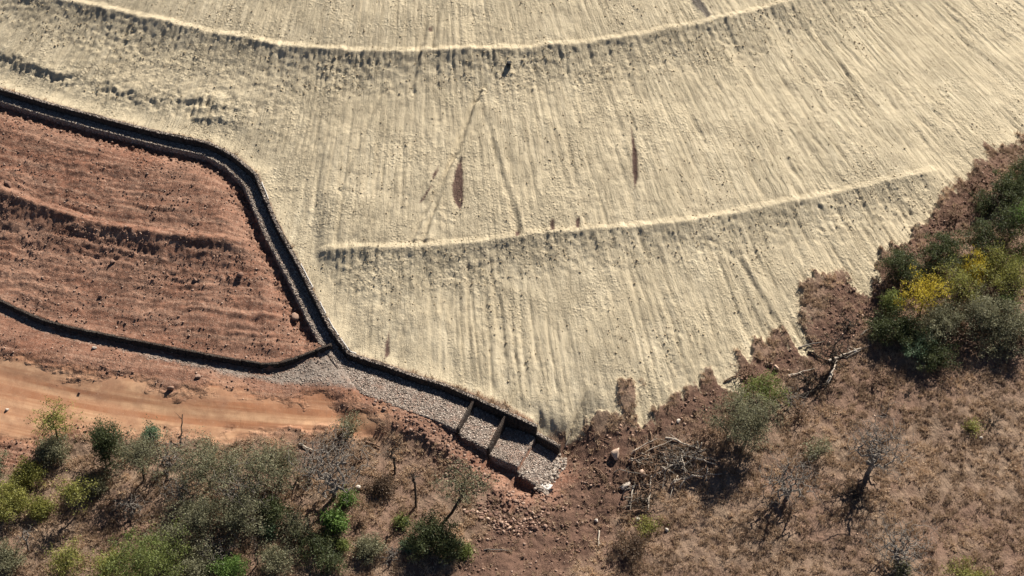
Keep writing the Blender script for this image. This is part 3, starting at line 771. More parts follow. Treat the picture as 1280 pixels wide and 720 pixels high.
# ------------------------------------------------------------------ trees and bushes
def tubes(name, segs, mat, parent, sides=5):
    A = np.array([s_[0] for s_ in segs]); B = np.array([s_[1] for s_ in segs]); ra = np.array([s_[2] for s_ in segs]); rb_ = np.array([s_[3] for s_ in segs])
    d = B-A; d /= np.maximum(np.linalg.norm(d, axis=1), 1e-6)[:, None]
    ref = np.where(np.abs(d[:, 2:3]) > .9, np.array([[1., 0, 0]]), np.array([[0, 0, 1.]]))
    u = np.cross(d, ref); u /= np.linalg.norm(u, axis=1)[:, None]; v = np.cross(d, u)
    an = np.arange(sides)/sides*2*np.pi
    ring = u[:, None]*np.cos(an)[None, :, None]+v[:, None]*np.sin(an)[None, :, None]
    V_ = np.concatenate([A[:, None]+ring*ra[:, None, None], B[:, None]+ring*rb_[:, None, None]], 1)
    f = np.array([(i, (i+1) % sides, sides+(i+1) % sides, sides+i) for i in range(sides)])
    F_ = (f[None]+np.arange(len(segs))[:, None, None]*2*sides).reshape(-1, 4)
    return mesh_np(name, V_.reshape(-1, 3), F_, mat, parent)
def skeleton(h, wd, K, seed, trunk=.35, lean=(0, 0), tip=.012, crook=.12, flat=1.0, stems=1, low=None, shell=.45):
    """greedy branching from a trunk to points spread through the crown volume"""
    r = np.random.RandomState(seed)
    cen = np.array([lean[0]*h, lean[1]*h, h*(trunk+(1-trunk)*.5)])
    rad = np.array([wd/2, wd/2, h*(1-trunk)*.5*flat])
    if low is not None: cen[2] = h*low
    d = r.normal(size=(K, 3)); d /= np.linalg.norm(d, axis=1)[:, None]
    lump = 1+.42*np.sin(d[:, 0]*4+seed)*np.cos(d[:, 1]*5+seed*2)+.22*np.sin(d[:, 2]*6+seed)
    T = cen+d*rad*((r.rand(K)**shell)*lump)[:, None]
    T = T[T[:, 2] > .12*h*(.4 if trunk < .15 else 1)]
    nodes, par = [np.zeros(3)], [-1]
    for st in range(stems):
        b = 0; q = np.array([r.normal(0, .08*wd), r.normal(0, .08*wd), 0]) if stems > 1 else np.zeros(3)
        if stems > 1: nodes.append(q); par.append(0); b = len(nodes)-1
        nst = 5
        for i in range(1, nst+1):
            f = i/nst
            p_ = q*(1+f*1.2)+np.array([lean[0]*h*f**.8, lean[1]*h*f**.8, h*max(trunk, .12)*f*1.05])+r.normal(0, crook*.35, 3)*[1, 1, .2]*min(1, h/4)
            nodes.append(p_); par.append(b); b = len(nodes)-1
    root = np.array([lean[0]*h, lean[1]*h, h*trunk])
    T = T[np.argsort(np.linalg.norm(T-root, axis=1))]
    leaves = []
    NB = np.zeros((len(nodes)+2*len(T), 3)); NB[:len(nodes)] = nodes
    for tpt in T:
        N_ = NB[:len(nodes)]; dd = np.linalg.norm(N_-tpt, axis=1)
        up = np.where(N_[:, 2] > tpt[2]+.15*h, 1.5, 1.0); up[0] = 5
        k = int(np.argmin(dd*up))
        L_ = dd[k]
        if L_ < .02: continue
        mid = (N_[k]+tpt)/2+r.normal(0, crook, 3)*min(L_, 1)*.8+np.array([0, 0, .08*L_])
        NB[len(nodes)] = mid; NB[len(nodes)+1] = tpt
        nodes.append(mid); par.append(k); nodes.append(tpt); par.append(len(nodes)-2); leaves.append(len(nodes)-1)
    cnt = np.zeros(len(nodes))
    for l_ in leaves:
        k = l_
        while k >= 0: cnt[k] += 1; k = par[k]
    rad_ = tip*np.maximum(cnt, .6)**.46
    segs = [(nodes[par[i]], nodes[i], max(rad_[par[i]] if par[par[i]] >= 0 or par[i] == 0 else rad_[i], rad_[i])*1.0 if False else min(rad_[par[i]], rad_[i]*1.5), rad_[i]) for i in range(1, len(nodes)) if cnt[i] > 0]
    return segs, np.array([nodes[i] for i in leaves])
def leaf_mesh(name, tips, per, sig, size, mat, parent, seed):
    r = np.random.RandomState(seed); n = len(tips)*per
    cs = r.uniform(.6, 1.35, len(tips))
    c = np.repeat(tips, per, 0)+r.normal(size=(n, 3))*np.array([1, 1, .7])*sig*np.repeat(cs, per)[:, None]
    c[:, 2] = np.maximum(c[:, 2], .03)
    Rm = rand_rot(n, r); s_ = size*r.uniform(.6, 1.35, n)
    q = np.array([(-.5, -.28, 0), (.5, -.22, 0), (.45, .28, 0), (-.4, .25, 0)])
    v = np.einsum('nij,kj->nki', Rm, q)*s_[:, None, None]+c[:, None]
    ti = np.clip(np.repeat(r.normal(.5, .16, len(tips)), per)+r.normal(0, .17, n), 0, 1)
    return mesh_np(name, v.reshape(-1, 3), np.arange(n*4).reshape(-1, 4), mat, parent, np.repeat(ti, 4))
TS = [1000]
def plant(px, py, h, wd, kind, label, cat='tree', name=None, leaf='leaf_greygreen', bark='bark_dark', group=None, **kw):
    TS[0] += 1; sd0 = kw.pop('seed', TS[0])
    loc = at(px, py)
    P_ = dict(tree=dict(K=110, per=34, sig=.36, size=.125, trunk=.32), sparse=dict(K=90, per=15, sig=.30, size=.13, trunk=.35),
              bush=dict(K=90, per=46, sig=.30, size=.125, trunk=.06, stems=4), bare=dict(crook=.06, K=1000, per=0, sig=.2, size=.1, trunk=.26, tip=.0095, shell=.34),
              twig=dict(crook=.07, K=160, per=0, sig=.2, size=.1, trunk=.05, stems=5, tip=.011), sapling=dict(crook=.06, K=34, per=0, sig=.2, size=.1, trunk=.5, tip=.016))[kind].copy()
    P_.update(kw)
    P_['per'] = int(P_['per']*1.7)
    per, sig, size = P_.pop('per'), P_.pop('sig'), P_.pop('size')
    nm = name or {'tree': 'tree', 'sparse': 'tree', 'bush': 'bush', 'bare': 'bare_tree', 'twig': 'dead_shrub', 'sapling': 'bare_sapling'}[kind]
    root = empty(nm, loc-np.array([0, 0, .05]))
    segs, tips = skeleton(h, wd, P_.pop('K'), sd0, **P_)
    segs.sort(key=lambda q_: -q_[3])
    if per:
        tubes('stem' if kind == 'bush' else 'trunk', segs, bark, root)
        leaf_mesh('foliage' if kind == 'bush' else 'crown', tips, per, sig, size, leaf, root, sd0+5)
    else:
        cut = max(1, int(len(segs)*.16))
        tk = tubes('trunk', segs[:cut], bark, root); tag(tubes('twigs', segs[cut:], bark, tk, 3), kind='stuff')
    tag(root, label, cat, group)
    return root

# --- lower left
plant(74, 556, 5.6, 5.0, 'sparse', 'thin yellow-green tree in front of the orange dirt track at far left', leaf='leaf_yellowgreen', K=120, per=14)
plant(66, 566, 1.4, 3.4, 'bush', 'olive low bush around the foot of the thin yellow-green tree', 'bush', leaf='leaf_greygreen')
plant(138, 578, 5.4, 3.0, 'tree', 'dense dark green upright tree beside the dirt track', leaf='leaf_dark', trunk=.08, per=60, K=100)
plant(180, 600, 5.6, 4.6, 'tree', 'grey-green loose tree right of the dense dark upright tree', leaf='leaf_greygreen', K=120, per=24)
plant(190, 552, 2.0, 1.8, 'bush', 'small pale green bush at the track edge above the grey-green tree', 'bush', leaf='leaf_teal', K=40)
plant(98, 640, 4.6, 3.6, 'sparse', 'small yellow-green tree with thin dark trunk in the lower left grass', leaf='leaf_yellowgreen', K=80)
plant(12, 640, 3.8, 4.2, 'bush', 'bright yellow-olive bush cut by the left edge of view', 'bush', leaf='leaf_yellowgreen', K=100)
plant(-12, 590, 2.4, 3.2, 'bush', 'dark olive bush at the left edge beside the track', 'bush', leaf='leaf_greygreen')
plant(86, 716, 3.8, 3.6, 'bush', 'yellow-green bush at the lower left edge, left of the largest green tree', 'bush', leaf='leaf_yellowgreen', K=80, per=26)
plant(192, 738, 6.2, 8.0, 'tree', 'largest green broad tree at the bottom edge on the left', leaf='leaf_green', K=230, per=36, trunk=.2)
plant(262, 610, 6.0, 6.6, 'tree', 'wide grey-green tree forming the left half of the big thicket', leaf='leaf_greygreen', K=170, per=34, trunk=.16)
plant(322, 618, 6.4, 7.0, 'tree', 'tall grey-green tree forming the right half of the big thicket', leaf='leaf_greygreen', K=170, per=26, trunk=.16)
plant(250, 668, 5.0, 5.6, 'tree', 'dark grey-green tree at the lower left of the big thicket', leaf='leaf_greygreen', K=130, per=30, trunk=.16)
plant(300, 662, 4.6, 5.4, 'tree', 'dull olive tree at the front of the big thicket', leaf='leaf_greygreen', K=130, per=34, trunk=.14)
plant(342, 650, 2.4, 3.0, 'bush', 'dark green round bush at the right foot of the big thicket', 'bush', leaf='leaf_dark', K=60)
plant(166, 646, 3.4, 3.8, 'twig', 'leafless grey shrub left of the big thicket', 'shrub', bark='bark_grey', K=240)
plant(256, 690, 3.2, 3.4, 'twig', 'leafless pale grey shrub below the big thicket', 'shrub', bark='bark_grey', K=200)
plant(290, 722, 2.6, 3.2, 'bush', 'vivid green bush at the bottom edge beside the largest green tree', 'bush', leaf='leaf_bright', K=70)
plant(418, 622, 8.6, 7.6, 'bare', 'tall grey leafless tree with a wide twiggy crown above bright green shoots', bark='bark_grey', K=1300, trunk=.2)
plant(436, 540, 2.2, 2.6, 'bush', 'thin olive bush on the track edge behind the grey leafless tree', 'bush', leaf='leaf_greygreen', K=40, per=18)
plant(420, 662, 2.2, 2.0, 'bush', 'bright green bush below the tall leafless tree', 'bush', leaf='leaf_bright', K=45, per=34, size=.2)
plant(434, 628, 1.3, 1.5, 'bush', 'small bright green shoot at the foot of the tall leafless tree', 'bush', leaf='leaf_bright', K=25)
plant(398, 690, 2.2, 4.2, 'bush', 'dark olive bush below the bright green bush', 'bush', leaf='leaf_dark', K=80, per=26)
plant(428, 686, 1.2, 1.2, 'bush', 'tiny green bush right of the dark olive bush', 'bush', leaf='leaf_green', K=20)
plant(336, 668, 1.2, 1.4, 'bush', 'tiny pale teal bush below the dark round bush', 'bush', leaf='leaf_teal', K=22)
plant(322, 706, 4.8, 1.2, 'sapling', 'thin dark dead sapling standing at the bottom left centre', 'tree', bark='bark_dark')
plant(36, 690, 3.2, 2.0, 'sapling', 'thin bare sapling in the grass at far lower left', 'tree', bark='bark_grey', K=60)
plant(494, 592, 4.4, 2.4, 'sapling', 'spindly bare sapling left of the red rubble', 'tree', bark='bark_dark', K=70)
plant(520, 634, 5.6, 1.5, 'sapling', 'straight thin bare tree right of the spindly sapling', 'tree', bark='bark_dark', K=40, trunk=.62, tip=.022)
plant(550, 658, 6.6, 5.4, 'sparse', 'leaning dark-trunked tree with a flat thin grey-green crown', leaf='leaf_greygreen', bark='bark_dark', K=110, per=12, trunk=.6, lean=(.36, .12), low=.82, flat=.55, tip=.018)
plant(536, 690, 4.0, 4.0, 'bush', 'dense dark green bush under the leaning tree', 'bush', leaf='leaf_dark', K=140, per=48)
plant(562, 694, 2.2, 2.6, 'bush', 'dark bush with blue-green leaves right of the dense dark bush', 'bush', leaf='leaf_dark', K=60)
plant(513, 685, 1.2, 1.3, 'bush', 'small pale teal bush left of the dense dark bush', 'bush', leaf='leaf_teal', K=28)
plant(503, 655, 1.0, 1.0, 'bush', 'tiny deep green bush above the small teal bush', 'bush', leaf='leaf_green', K=18)
plant(580, 692, 1.1, 1.2, 'bush', 'tiny green bush on the grass right of the blue-green bush', 'bush', leaf='leaf_green', K=18)
plant(450, 575, 1.4, 2.6, 'twig', 'brown dead brush in the grass right of the tall leafless tree', 'shrub', bark='bark_brown')
plant(490, 696, 1.1, 2.6, 'twig', 'flat heap of pale grey twigs left of the dense dark bush', 'shrub', bark='bark_grey', K=300)
plant(478, 612, 1.2, 2.8, 'bush', 'dark brown withered bush left of the straight thin tree', 'bush', leaf='leaf_brown', bark='bark_brown', K=50)
plant(450, 654, 1.3, 2.2, 'twig', 'round grey-brown withered shrub right of the bright green bush', 'shrub', bark='bark_brown', K=220)
plant(298, 640, 5.6, 6.0, 'bare', 'grey leafless crown standing inside the big thicket', bark='bark_grey', K=900, trunk=.2)
plant(352, 600, 4.4, 4.4, 'tree', 'thin olive tree at the upper right rim of the big thicket', leaf='leaf_greygreen', K=110, per=20, trunk=.2)
plant(228, 628, 4.0, 4.4, 'bare', 'grey leafless shrub tree at the left rim of the big thicket', bark='bark_grey', K=700, trunk=.15)
plant(218, 690, 3.6, 4.0, 'tree', 'grey-green small tree between the big thicket and the largest green tree', leaf='leaf_greygreen', K=100, per=26, trunk=.14)
plant(372, 668, 2.2, 3.8, 'bush', 'dull olive bush left of the bright green bush', 'bush', leaf='leaf_greygreen', K=70, per=26)
plant(412, 712, 2.0, 3.0, 'bush', 'dark green low bush at the bottom edge below the dark olive bush', 'bush', leaf='leaf_dark', K=60, per=26)
plant(246, 722, 3.2, 3.8, 'bush', 'grey-green bush at the bottom edge left of the vivid green bush', 'bush', leaf='leaf_greygreen', K=80)
for px_, py_, h_, w_, kd_, lf_, lb_ in (
    (38, 600, 2.0, 3.0, 'bush', 'leaf_yellowgreen', 'low yellow-green bush between the far left bushes and the thin yellow-green tree'),
    (120, 612, 1.6, 2.6, 'bush', 'leaf_greygreen', 'low olive bush below the dense dark upright tree'),
    (346, 712, 2.6, 3.6, 'bush', 'leaf_greygreen', 'olive bush at the bottom edge right of the vivid green bush'),
    (140, 716, 2.6, 3.4, 'bush', 'leaf_yellowgreen', 'yellow-green bush tucked against the left of the largest green tree'),
    (52, 640, 1.4, 2.4, 'bush', 'leaf_yellowgreen', 'small yellowish bush in the grass left of the small thin-trunked tree'),
    (462, 690, 1.4, 2.6, 'bush', 'leaf_greygreen', 'small olive bush left of the flat heap of pale twigs'),
    (10, 706, 2.0, 3.0, 'bush', 'leaf_greygreen', 'olive bush in the bottom left corner')):
    plant(px_, py_, h_, w_, kd_, lb_, 'tree' if kd_ == 'tree' else 'bush', leaf=lf_, per=24 if kd_ == 'tree' else 30)
for px_, py_, h_, w_, K_, lb_ in ((212, 586, 3.8, 4.0, 700, 'grey leafless shrub tree behind the left of the big thicket'), (270, 700, 3.0, 4.4, 600, 'pale leafless shrub in front of the big thicket near the bottom edge'),
                                  (390, 590, 3.6, 4.0, 600, 'small grey leafless tree left of the tall leafless tree')):
    plant(px_, py_, h_, w_, 'bare', lb_, 'tree', bark='bark_grey', K=K_, trunk=.12)
# --- right
plant(932, 552, 6.0, 6.4, 'tree', 'broad green tree standing alone at the toe of the pale slope', leaf='leaf_greygreen', K=210, per=34, trunk=.14)
plant(952, 500, 3.0, 4.4, 'bush', 'bright green feathery bush behind the broad lone tree', 'bush', leaf='leaf_green', K=80, per=34)
plant(1084, 592, 7.2, 6.6, 'bare', 'grey leafless tree with fine twigs standing in the brown grass', bark='bark_grey', K=1300, trunk=.22, lean=(.06, 0))
plant(984, 622, 5.0, 6.0, 'bare', 'faint grey leafless tree left of the taller grey leafless tree', bark='bark_grey', K=1000, trunk=.15)
plant(1122, 706, 5.0, 6.4, 'bare', 'pale grey-brown leafless shrub tree near the lower right edge', bark='bark_grey', K=1100, trunk=.14)
plant(1128, 716, 1.4, 1.6, 'bush', 'small dull green bush at the foot of the pale leafless shrub tree', 'bush', leaf='leaf_greygreen', K=30)
plant(1208, 728, 2.0, 4.2, 'bush', 'yellow-green low bush at the bottom right edge', 'bush', leaf='leaf_yellowgreen', K=60, per=24)
plant(1020, 570, 2.0, 2.8, 'bush', 'olive green low bush left of the grey leafless tree', 'bush', leaf='leaf_greygreen', K=50, per=18)
plant(1098, 478, 1.8, 4.2, 'twig', 'brown withered scrub below the dark thicket', 'shrub', bark='bark_brown', K=260)
plant(1215, 536, .9, 1.6, 'bush', 'tiny yellow-green bush alone in the brown grass', 'bush', leaf='leaf_yellowgreen', K=22, per=16)
plant(1240, 530, 1.0, 2.4, 'twig', 'dark withered shrub beside the tiny yellow-green bush', 'shrub', bark='bark_dark', K=150)
plant(790, 690, 1.6, 3.2, 'bush', 'olive-brown low bush beneath the brush pile', 'bush', leaf='leaf_brown', bark='bark_brown', K=70, per=26)
plant(810, 662, 1.4, 2.4, 'bush', 'dull yellow-green low bush right below the brush pile', 'bush', leaf='leaf_yellowgreen', K=40, per=14)
plant(812, 590, 1.3, 4.6, 'twig', 'tangled brown dead twigs in the left half of the brush pile', 'shrub', bark='bark_brown', K=420)
plant(850, 576, 1.5, 5.0, 'twig', 'tangled grey dead twigs in the right half of the brush pile', 'shrub', bark='bark_grey', K=420)
plant(806, 628, 1.0, 4.0, 'twig', 'dark dead twigs at the lower end of the brush pile', 'shrub', bark='bark_dark', K=320)
plant(880, 548, 1.6, 3.6, 'twig', 'brown dead brush between the brush pile and the broad lone tree', 'shrub', bark='bark_brown', K=300)
plant(1068, 622, 1.2, 4.2, 'twig', 'dark withered scrub in the shade of the grey leafless tree', 'shrub', bark='bark_dark', K=300)
plant(1180, 470, 1.4, 5.0, 'twig', 'rust-brown withered scrub right below the dark thicket', 'shrub', bark='bark_brown', K=300)
plant(1000, 520, 1.6, 4.0, 'twig', 'withered brown shrub between the lone tree and the grey leafless tree', 'shrub', bark='bark_brown', K=300)
# --- thicket on the right
plant(1150, 395, 5.6, 4.6, 'tree', 'bright yellow-leaved tree at the front of the right thicket', leaf='leaf_yellow', K=110, per=18, trunk=.34)
plant(1128, 348, 3.6, 4.6, 'bush', 'dark green bush touching the pale slope left of the yellow tree', 'bush', leaf='leaf_dark', K=110)
plant(1178, 330, 3.6, 4.6, 'bush', 'dark green bush behind the yellow tree', 'bush', leaf='leaf_dark', K=110)
plant(1196, 380, 5.0, 4.4, 'tree', 'mixed olive and yellow-tinged tree right of the yellow tree', leaf='leaf_yellowgreen', K=110, per=20, trunk=.2)
plant(1176, 418, 3.8, 5.0, 'bush', 'grey-green bush in front of the yellow tree', 'bush', leaf='leaf_greygreen', K=110)
plant(1228, 318, 4.6, 4.4, 'tree', 'tall dark green tree in the middle of the right thicket', leaf='leaf_dark', K=110, per=30, trunk=.14)
plant(1262, 300, 5.0, 4.8, 'tree', 'dark tree crowned by bright green at the right edge', leaf='leaf_dark', K=100, per=30, trunk=.14)
plant(1282, 306, 6.2, 4.0, 'tree', 'vivid green tree top at the right edge above the thicket', leaf='leaf_bright', K=80, per=34, trunk=.45)
plant(1262, 252, 3.6, 4.6, 'bush', 'dark bush at the upper end of the right thicket', 'bush', leaf='leaf_dark', K=110)
plant(1284, 232, 4.0, 4.2, 'bush', 'uppermost dark bush of the thicket, on the right edge', 'bush', leaf='leaf_dark', K=110)
plant(1262, 372, 5.0, 4.6, 'tree', 'olive tree with yellow-green tips at the right edge of the thicket', leaf='leaf_yellowgreen', K=120, per=22, trunk=.2)
plant(1224, 410, 4.2, 5.4, 'tree', 'grey-green tree at the lower middle of the right thicket', leaf='leaf_greygreen', K=160, per=36, trunk=.1)
plant(1268, 425, 4.0, 5.4, 'tree', 'dull grey-green tree at the lower right edge of the thicket', leaf='leaf_greygreen', K=150, per=36, trunk=.1)
plant(1258, 396, 3.4, 2.4, 'bush', 'small vivid green bush among dark trees at the right edge', 'bush', leaf='leaf_bright', K=34, per=24)
plant(1126, 424, 3.2, 4.8, 'bush', 'dark green bush below the yellow tree', 'bush', leaf='leaf_dark', K=120)
plant(1112, 388, 2.4, 2.0, 'bush', 'small fresh green bush left of the yellow tree', 'bush', leaf='leaf_green', K=34)
plant(1146, 446, 2.4, 4.0, 'bush', 'blue-green leaved bush at the lower left tip of the thicket', 'bush', leaf='leaf_teal', K=60, per=30)
plant(1165, 452, 2.2, 4.4, 'bush', 'dark bush at the foot of the thicket beside the brown grass', 'bush', leaf='leaf_dark', K=80)
plant(1206, 440, 2.6, 4.6, 'twig', 'brown leafless scrub along the lower rim of the thicket', 'shrub', bark='bark_brown', K=280)
plant(1108, 362, 2.6, 3.2, 'twig', 'brown leafless shrub on the pale slope edge', 'shrub', bark='bark_brown', K=200)
plant(1240, 262, 3.2, 3.0, 'twig', 'dark leafless shrub at the top of the thicket beside the sand', 'shrub', bark='bark_dark', K=220)
plant(1040, 462, 4.8, 4.6, 'bare', 'dead leafless dark tree standing among fallen logs', bark='bark_dark', K=600, trunk=.2)
plant(985, 505, 2.0, 4.0, 'twig', 'low dead brush between the broad lone tree and the fallen logs', 'shrub', bark='bark_grey', K=240)

for px_, py_, h_, w_, lf_, lb_ in (
    (1230, 262, 2.4, 3.0, 'leaf_dark', 'dark bush on the red earth edge left of the upper thicket'),
    (1240, 346, 4.2, 3.6, 'leaf_yellowgreen', 'yellow-green leafy bush in the middle of the right thicket'),
    (1272, 338, 4.4, 3.6, 'leaf_green', 'fresh green leafy bush at the right edge halfway up the thicket'),
    (1212, 352, 3.4, 2.8, 'leaf_yellow', 'small yellow-tinged bush right of the yellow tree'),
    (1240, 440, 2.4, 4.0, 'leaf_greygreen', 'low grey-green bush on the lower rim of the thicket'),
    (1100, 420, 2.0, 3.0, 'leaf_dark', 'low dark bush at the left foot of the thicket')):
    plant(px_, py_, h_, w_, 'bush', lb_, 'bush', leaf=lf_, K=60, per=26)
plant(1220, 240, 2.4, 3.6, 'twig', 'brown leafless shrub on the red earth beside the upper sand edge', 'shrub', bark='bark_brown', K=260)
plant(1190, 275, 2.0, 3.2, 'twig', 'grey-brown leafless shrub where the lower berm meets the thicket', 'shrub', bark='bark_brown', K=240)
plant(1060, 410, 1.6, 4.0, 'twig', 'dead brush on the rubble above the pale broken log', 'shrub', bark='bark_dark', K=260)
plant(930, 470, 1.2, 3.6, 'twig', 'dead brush on the toe left of the bright feathery bush', 'shrub', bark='bark_brown', K=240)
plant(1010, 480, 1.4, 4.2, 'twig', 'dark tangle of dead brush below the dead dark tree', 'shrub', bark='bark_dark', K=320)

# ------------------------------------------------------------------ logs and branches
def log(pa, pb, ra, rb2, mat, label, cat, name, seed, group=None, lift=.1, stubs=2, wob=.06, zr=0):
    r = np.random.RandomState(seed)
    A, B = at(*pa), at(*pb); B = B+np.array([0, 0, zr])
    n = 7; L_ = np.linalg.norm(B-A)
    pts = [A+(B-A)*i/n+r.normal(0, wob, 3)*min(1, L_/3)*math.sin(math.pi*i/n) for i in range(n+1)]
    pts = np.array(pts)
    g_ = zat(pts[:, 0], pts[:, 1]); pts[:, 2] = np.maximum(pts[:, 2], g_+ra*.6)+lift
    pts[0, 2] = max(g_[0]+ra*.5, pts[0, 2]-lift)
    rad = np.linspace(ra, rb2, n+1)
    segs = [(pts[i], pts[i+1], rad[i], rad[i+1]) for i in range(n)]
    e = pts[-1]-pts[-2]; segs.append((pts[-1], pts[-1]+e*.04, rad[-1], .004))
    e = pts[0]-pts[1]; segs.append((pts[0]+e*.03, pts[0], .004, rad[0]))
    org = pts[0].copy(); org[2] = g_[0]
    root = empty(name, org)
    tubes('stem', [(a-org, b-org, c, d) for a, b, c, d in segs], mat, root, 7)
    tw = []
    for k in range(stubs):
        i = r.randint(2, n); d = r.normal(size=3); d[2] = abs(d[2])*.6; d = d/np.linalg.norm(d)*L_*r.uniform(.12, .35)
        m_ = pts[i]+d*.5+r.normal(0, .06, 3)
        tw = [(pts[i]-org, m_-org, rad[i]*.6, rad[i]*.4), (m_-org, pts[i]+d-org, rad[i]*.4, .006)]
        tubes('side_branch', tw, mat, root, 5)
    tag(root, label, cat, group)
log((1036, 452), (1076, 437), .16, .08, 'bark_pale', 'pale broken log lying right of the dead dark tree', 'log', 'log', 1)
log((1034, 480), (1046, 452), .18, .09, 'bark_pale', 'pale thick log end below the dead dark tree', 'log', 'log', 2)
log((1000, 497), (1038, 478), .16, .07, 'bark_dark', 'dark fallen log below the pale logs', 'log', 'log', 3)
log((998, 435), (1030, 428), .10, .04, 'bark_grey', 'thin grey log on the rubble left of the dead dark tree', 'log', 'log', 4)
log((1058, 448), (1090, 432), .08, .03, 'bark_grey', 'thin grey branch pointing to the dark thicket', 'branch', 'branch', 5)
log((964, 500), (1000, 488), .10, .04, 'bark_dark', 'dark crooked branch right of the bright feathery bush', 'branch', 'branch', 6)
log((706, 560), (713, 542), .08, .05, 'bark_pale', 'pale forked stick beside the last channel wall', 'branch', 'branch', 7)
log((736, 540), (765, 553), .05, .03, 'bark_brown', 'thin brown stick pointing at the big boulder', 'branch', 'branch', 8)
log((605, 688), (640, 690), .06, .03, 'bark_grey', 'grey stick below the stone heap', 'branch', 'branch', 9)
log((749, 664), (748, 684), .09, .05, 'bark_pale', 'short pale stump stick below the brush pile', 'branch', 'branch', 10)
log((815, 592), (810, 640), .11, .05, 'bark_pale', 'long pale branch slanting down the left of the brush pile', 'branch', 'branch', 11)
log((780, 641), (804, 640), .13, .10, 'bark_brown', 'short brown log at the bottom of the brush pile', 'log', 'log', 12)
log((832, 548), (880, 565), .12, .05, 'bark_pale', 'pale long log at the top of the brush pile', 'log', 'log', 13)
for k_, (pa_, pb_, m_, lb_) in enumerate((
    ((905, 478), (930, 466), 'bark_brown', 'brown stick on the toe beside the dead brush left of the feathery bush'),
    ((1010, 440), (1052, 462), 'bark_dark', 'dark log crossing below the dead dark tree'),
    ((1075, 420), (1098, 405), 'bark_grey', 'grey branch at the left foot of the dark thicket'),
    ((985, 470), (1018, 462), 'bark_pale', 'pale thin log left of the dead dark tree'),
    ((742, 585), (760, 600), 'bark_brown', 'brown stick below the largest boulder'),
    ((892, 520), (912, 540), 'bark_dark', 'dark log at the left foot of the broad lone tree'))):
    log(pa_, pb_, .09, .04, m_, lb_, 'branch', 'branch', 60+k_, stubs=3)
log((226, 560), (230, 530), .10, .05, 'bark_dark', 'charred upright stump branch at the track edge', 'stump', 'stump', 14, lift=.2, zr=1.2)
log((228, 584), (262, 566), .14, .07, 'bark_dark', 'charred arching dead branch left in the big thicket', 'branch', 'branch', 15, zr=1.0)
log((374, 556), (392, 566), .12, .08, 'bark_pale', 'pale orange log lying behind the tall leafless tree', 'log', 'log', 16)
log((458, 553), (476, 560), .12, .08, 'bark_brown', 'brown log beside the track end', 'log', 'log', 17)
rr2 = random.Random(4)
for k in range(64):
    cx = rr2.uniform(784, 886); cy = 548+ (rr2.random())*75*(1-.45*(cx-790)/90)+8
    a = rr2.uniform(-.9, .6) if rr2.random() < .65 else rr2.uniform(1.2, 1.9); L_ = rr2.uniform(9, 26)
    mt = rr2.choice(['bark_pale', 'bark_pale', 'bark_grey', 'bark_brown', 'bark_dark', 'bark_brown'])
    log((cx-L_*math.cos(a), cy-L_*math.sin(a)*.7), (cx+L_*math.cos(a), cy+L_*math.sin(a)*.7), rr2.uniform(.045, .10), rr2.uniform(.018, .035), mt,
        'broken branch tangled in the brush pile', 'branch', 'branch', 200+k, 'broken branches in the brush pile', lift=rr2.uniform(.05, .6), stubs=4)

# ------------------------------------------------------------------ boulders
def boulder(px, py, size, mat, label, seed, name='boulder', cat='boulder', asp=(1, 1, .8), group=None):
    r = np.random.RandomState(seed); loc = at(px, py)
    v = ICO_V.copy(); f = ICO_F.copy()
    # one subdivision, then chip with random planes
    ed = {}; V_ = [tuple(q) for q in v]; F_ = []
    def mid(a, b):
        k = (min(a, b), max(a, b))
        if k not in ed:
            m_ = (np.array(V_[a])+np.array(V_[b]))/2; ed[k] = len(V_); V_.append(tuple(m_/np.linalg.norm(m_)))
        return ed[k]
    for a, b, c in f:
        x_, y_, z_ = mid(a, b), mid(b, c), mid(c, a); F_ += [(a, x_, z_), (b, y_, x_), (c, z_, y_), (x_, y_, z_)]
    V_ = np.array(V_)
    for _ in range(7):
        n_ = r.normal(size=3); n_ /= np.linalg.norm(n_); c_ = r.uniform(.38, .7)
        d = V_@n_; V_ = V_-np.maximum(d-c_, 0)[:, None]*n_
    V_ = V_*np.array(asp)*size*(1+r.uniform(-.04, .04, (len(V_), 1)))
    o = mesh_np(name, V_, F_, mat, None, np.full(len(V_), r.uniform(.3, .9)))
    o.location = loc+np.array([0, 0, size*asp[2]*.45]); o.rotation_euler[2] = r.uniform(0, 6)
    tag(o, label, cat, group)
boulder(769, 570, .78, 'stone_pink', 'largest pinkish boulder alone on the bare earth left of the brush pile', 1, asp=(.9, .8, 1))
boulder(804, 593, .52, 'stone_pink', 'rounded pink boulder inside the left of the brush pile', 2)
boulder(868, 583, .38, 'stone_pink', 'small pink boulder at the right end of the brush pile', 3)
boulder(782, 608, .55, 'stone_pale', 'flat pale boulder at the lower left of the brush pile', 4, asp=(1.5, .8, .5))
boulder(746, 652, .26, 'stone_pale', 'small white stone above the pale stump stick', 5, 'stone', 'stone')
boulder(797, 650, .30, 'stone_pale', 'small white stone below the brown log', 6, 'stone', 'stone')
boulder(833, 663, .26, 'stone_pale', 'white stone in the grass below the brush pile', 7, 'stone', 'stone')
boulder(448, 611, .34, 'stone_pale', 'white stone in the grass right of the tall leafless tree', 8, 'stone', 'stone')
boulder(1226, 548, .22, 'stone_pale', 'small white stone in the brown grass at right', 9, 'stone', 'stone')
boulder(970, 460, .35, 'stone_pink', 'pinkish stone on the rubble above the bright feathery bush', 10, 'stone', 'stone')
boulder(848, 527, .30, 'stone_pale', 'pale stone at the toe of the pale slope above the brush pile', 11, 'stone', 'stone')
boulder(1070, 440, .25, 'stone_pale', 'pale stone beside the pale broken log', 12, 'stone', 'stone')
boulder(142, 328, .42, 'stone_red', 'dark red boulder on the lower red terrace', 13)
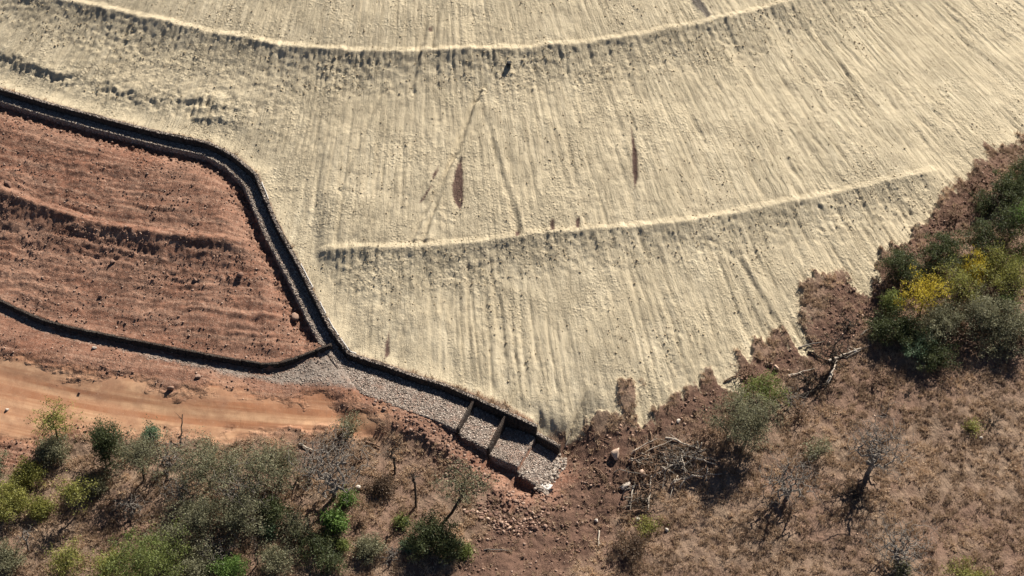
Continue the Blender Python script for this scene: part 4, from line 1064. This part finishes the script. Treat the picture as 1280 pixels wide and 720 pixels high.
boulder(126, 372, .30, 'stone_red', 'dark stone low on the red terrace above the low wall', 14, 'stone', 'stone')
boulder(244, 350, .30, 'stone_red', 'dark stone beneath the red berm face', 15, 'stone', 'stone')
boulder(300, 345, .42, 'stone_red', 'dark red boulder at the gully on the right of the red terrace', 16)
boulder(368, 398, .5, 'stone_red', 'dark red boulder beside the channel above the low wall end', 17, asp=(1.3, 1, .7))
boulder(10, 232, .5, 'stone_red', 'dark red boulder above the red berm at the left edge', 18, asp=(1.6, .8, .7))
boulder(118, 436, .28, 'stone_pale', 'pale stone on the red bank below the low wall', 19, 'stone', 'stone')
boulder(213, 486, .40, 'stone_red', 'dark clod on the foot of the bank beside the track', 20, 'stone', 'stone')
boulder(247, 472, .35, 'stone_red', 'dark stone halfway up the bank above the track', 21, 'stone', 'stone')
boulder(9, 512, .22, 'stone_pale', 'pale stone on the red earth below the track at left', 22, 'stone', 'stone')
rr2 = random.Random(9)
for k in range(80):
    u_ = rr2.random(); cx = 585+95*u_+rr2.uniform(-6, 6); cy = 640+22*math.sin(u_*2.4)*(.6 if u_ < .3 else 1)+rr2.uniform(-11, 9)*(0.3+u_)
    if u_ > .8: cy -= 6
    boulder(cx, cy, rr2.uniform(.12, .30), rr2.choice(['stone_pink', 'stone_red', 'stone_red', 'stone_red']), 'loose stone in the heap below the channel outlet', 300+k, 'stone', 'stone', (1.1, .9, .8), 'stones heaped below the channel outlet')

# small drain mouth in the face below the upper berm
pm = at(636, 84)
bo = empty('drain_outlet', pm)
bo.scale = (.55, .55, .6)
tag(bo, 'small dark square drain mouth in the face below the upper berm', 'drain')
def boxm(nm, x0, x1, y0, y1, z0, z1, mat, par):
    v = [(x, y, z) for x in (x0, x1) for y in (y0, y1) for z in (z0, z1)]
    return mesh_np(nm, v, [(0, 1, 3, 2), (4, 6, 7, 5), (0, 4, 5, 1), (2, 3, 7, 6), (0, 2, 6, 4), (1, 5, 7, 3)], mat, par)
boxm('side_panel', -.36, -.28, -.25, .9, -.2, .75, 'dark_pipe', bo); boxm('side_panel', .28, .36, -.25, .9, -.2, .75, 'dark_pipe', bo)
boxm('top_panel', -.36, .36, -.25, .9, .755, .82, 'dark_pipe', bo); boxm('back_panel', -.279, .279, .5, .56, -.2, .75, 'dark_pipe', bo)
print('grid', X.shape, 'grass', len(GX)); print('tris', sum(len(o.data.polygons) for o in bpy.data.objects if o.type == 'MESH'), 'objs', len(bpy.data.objects))
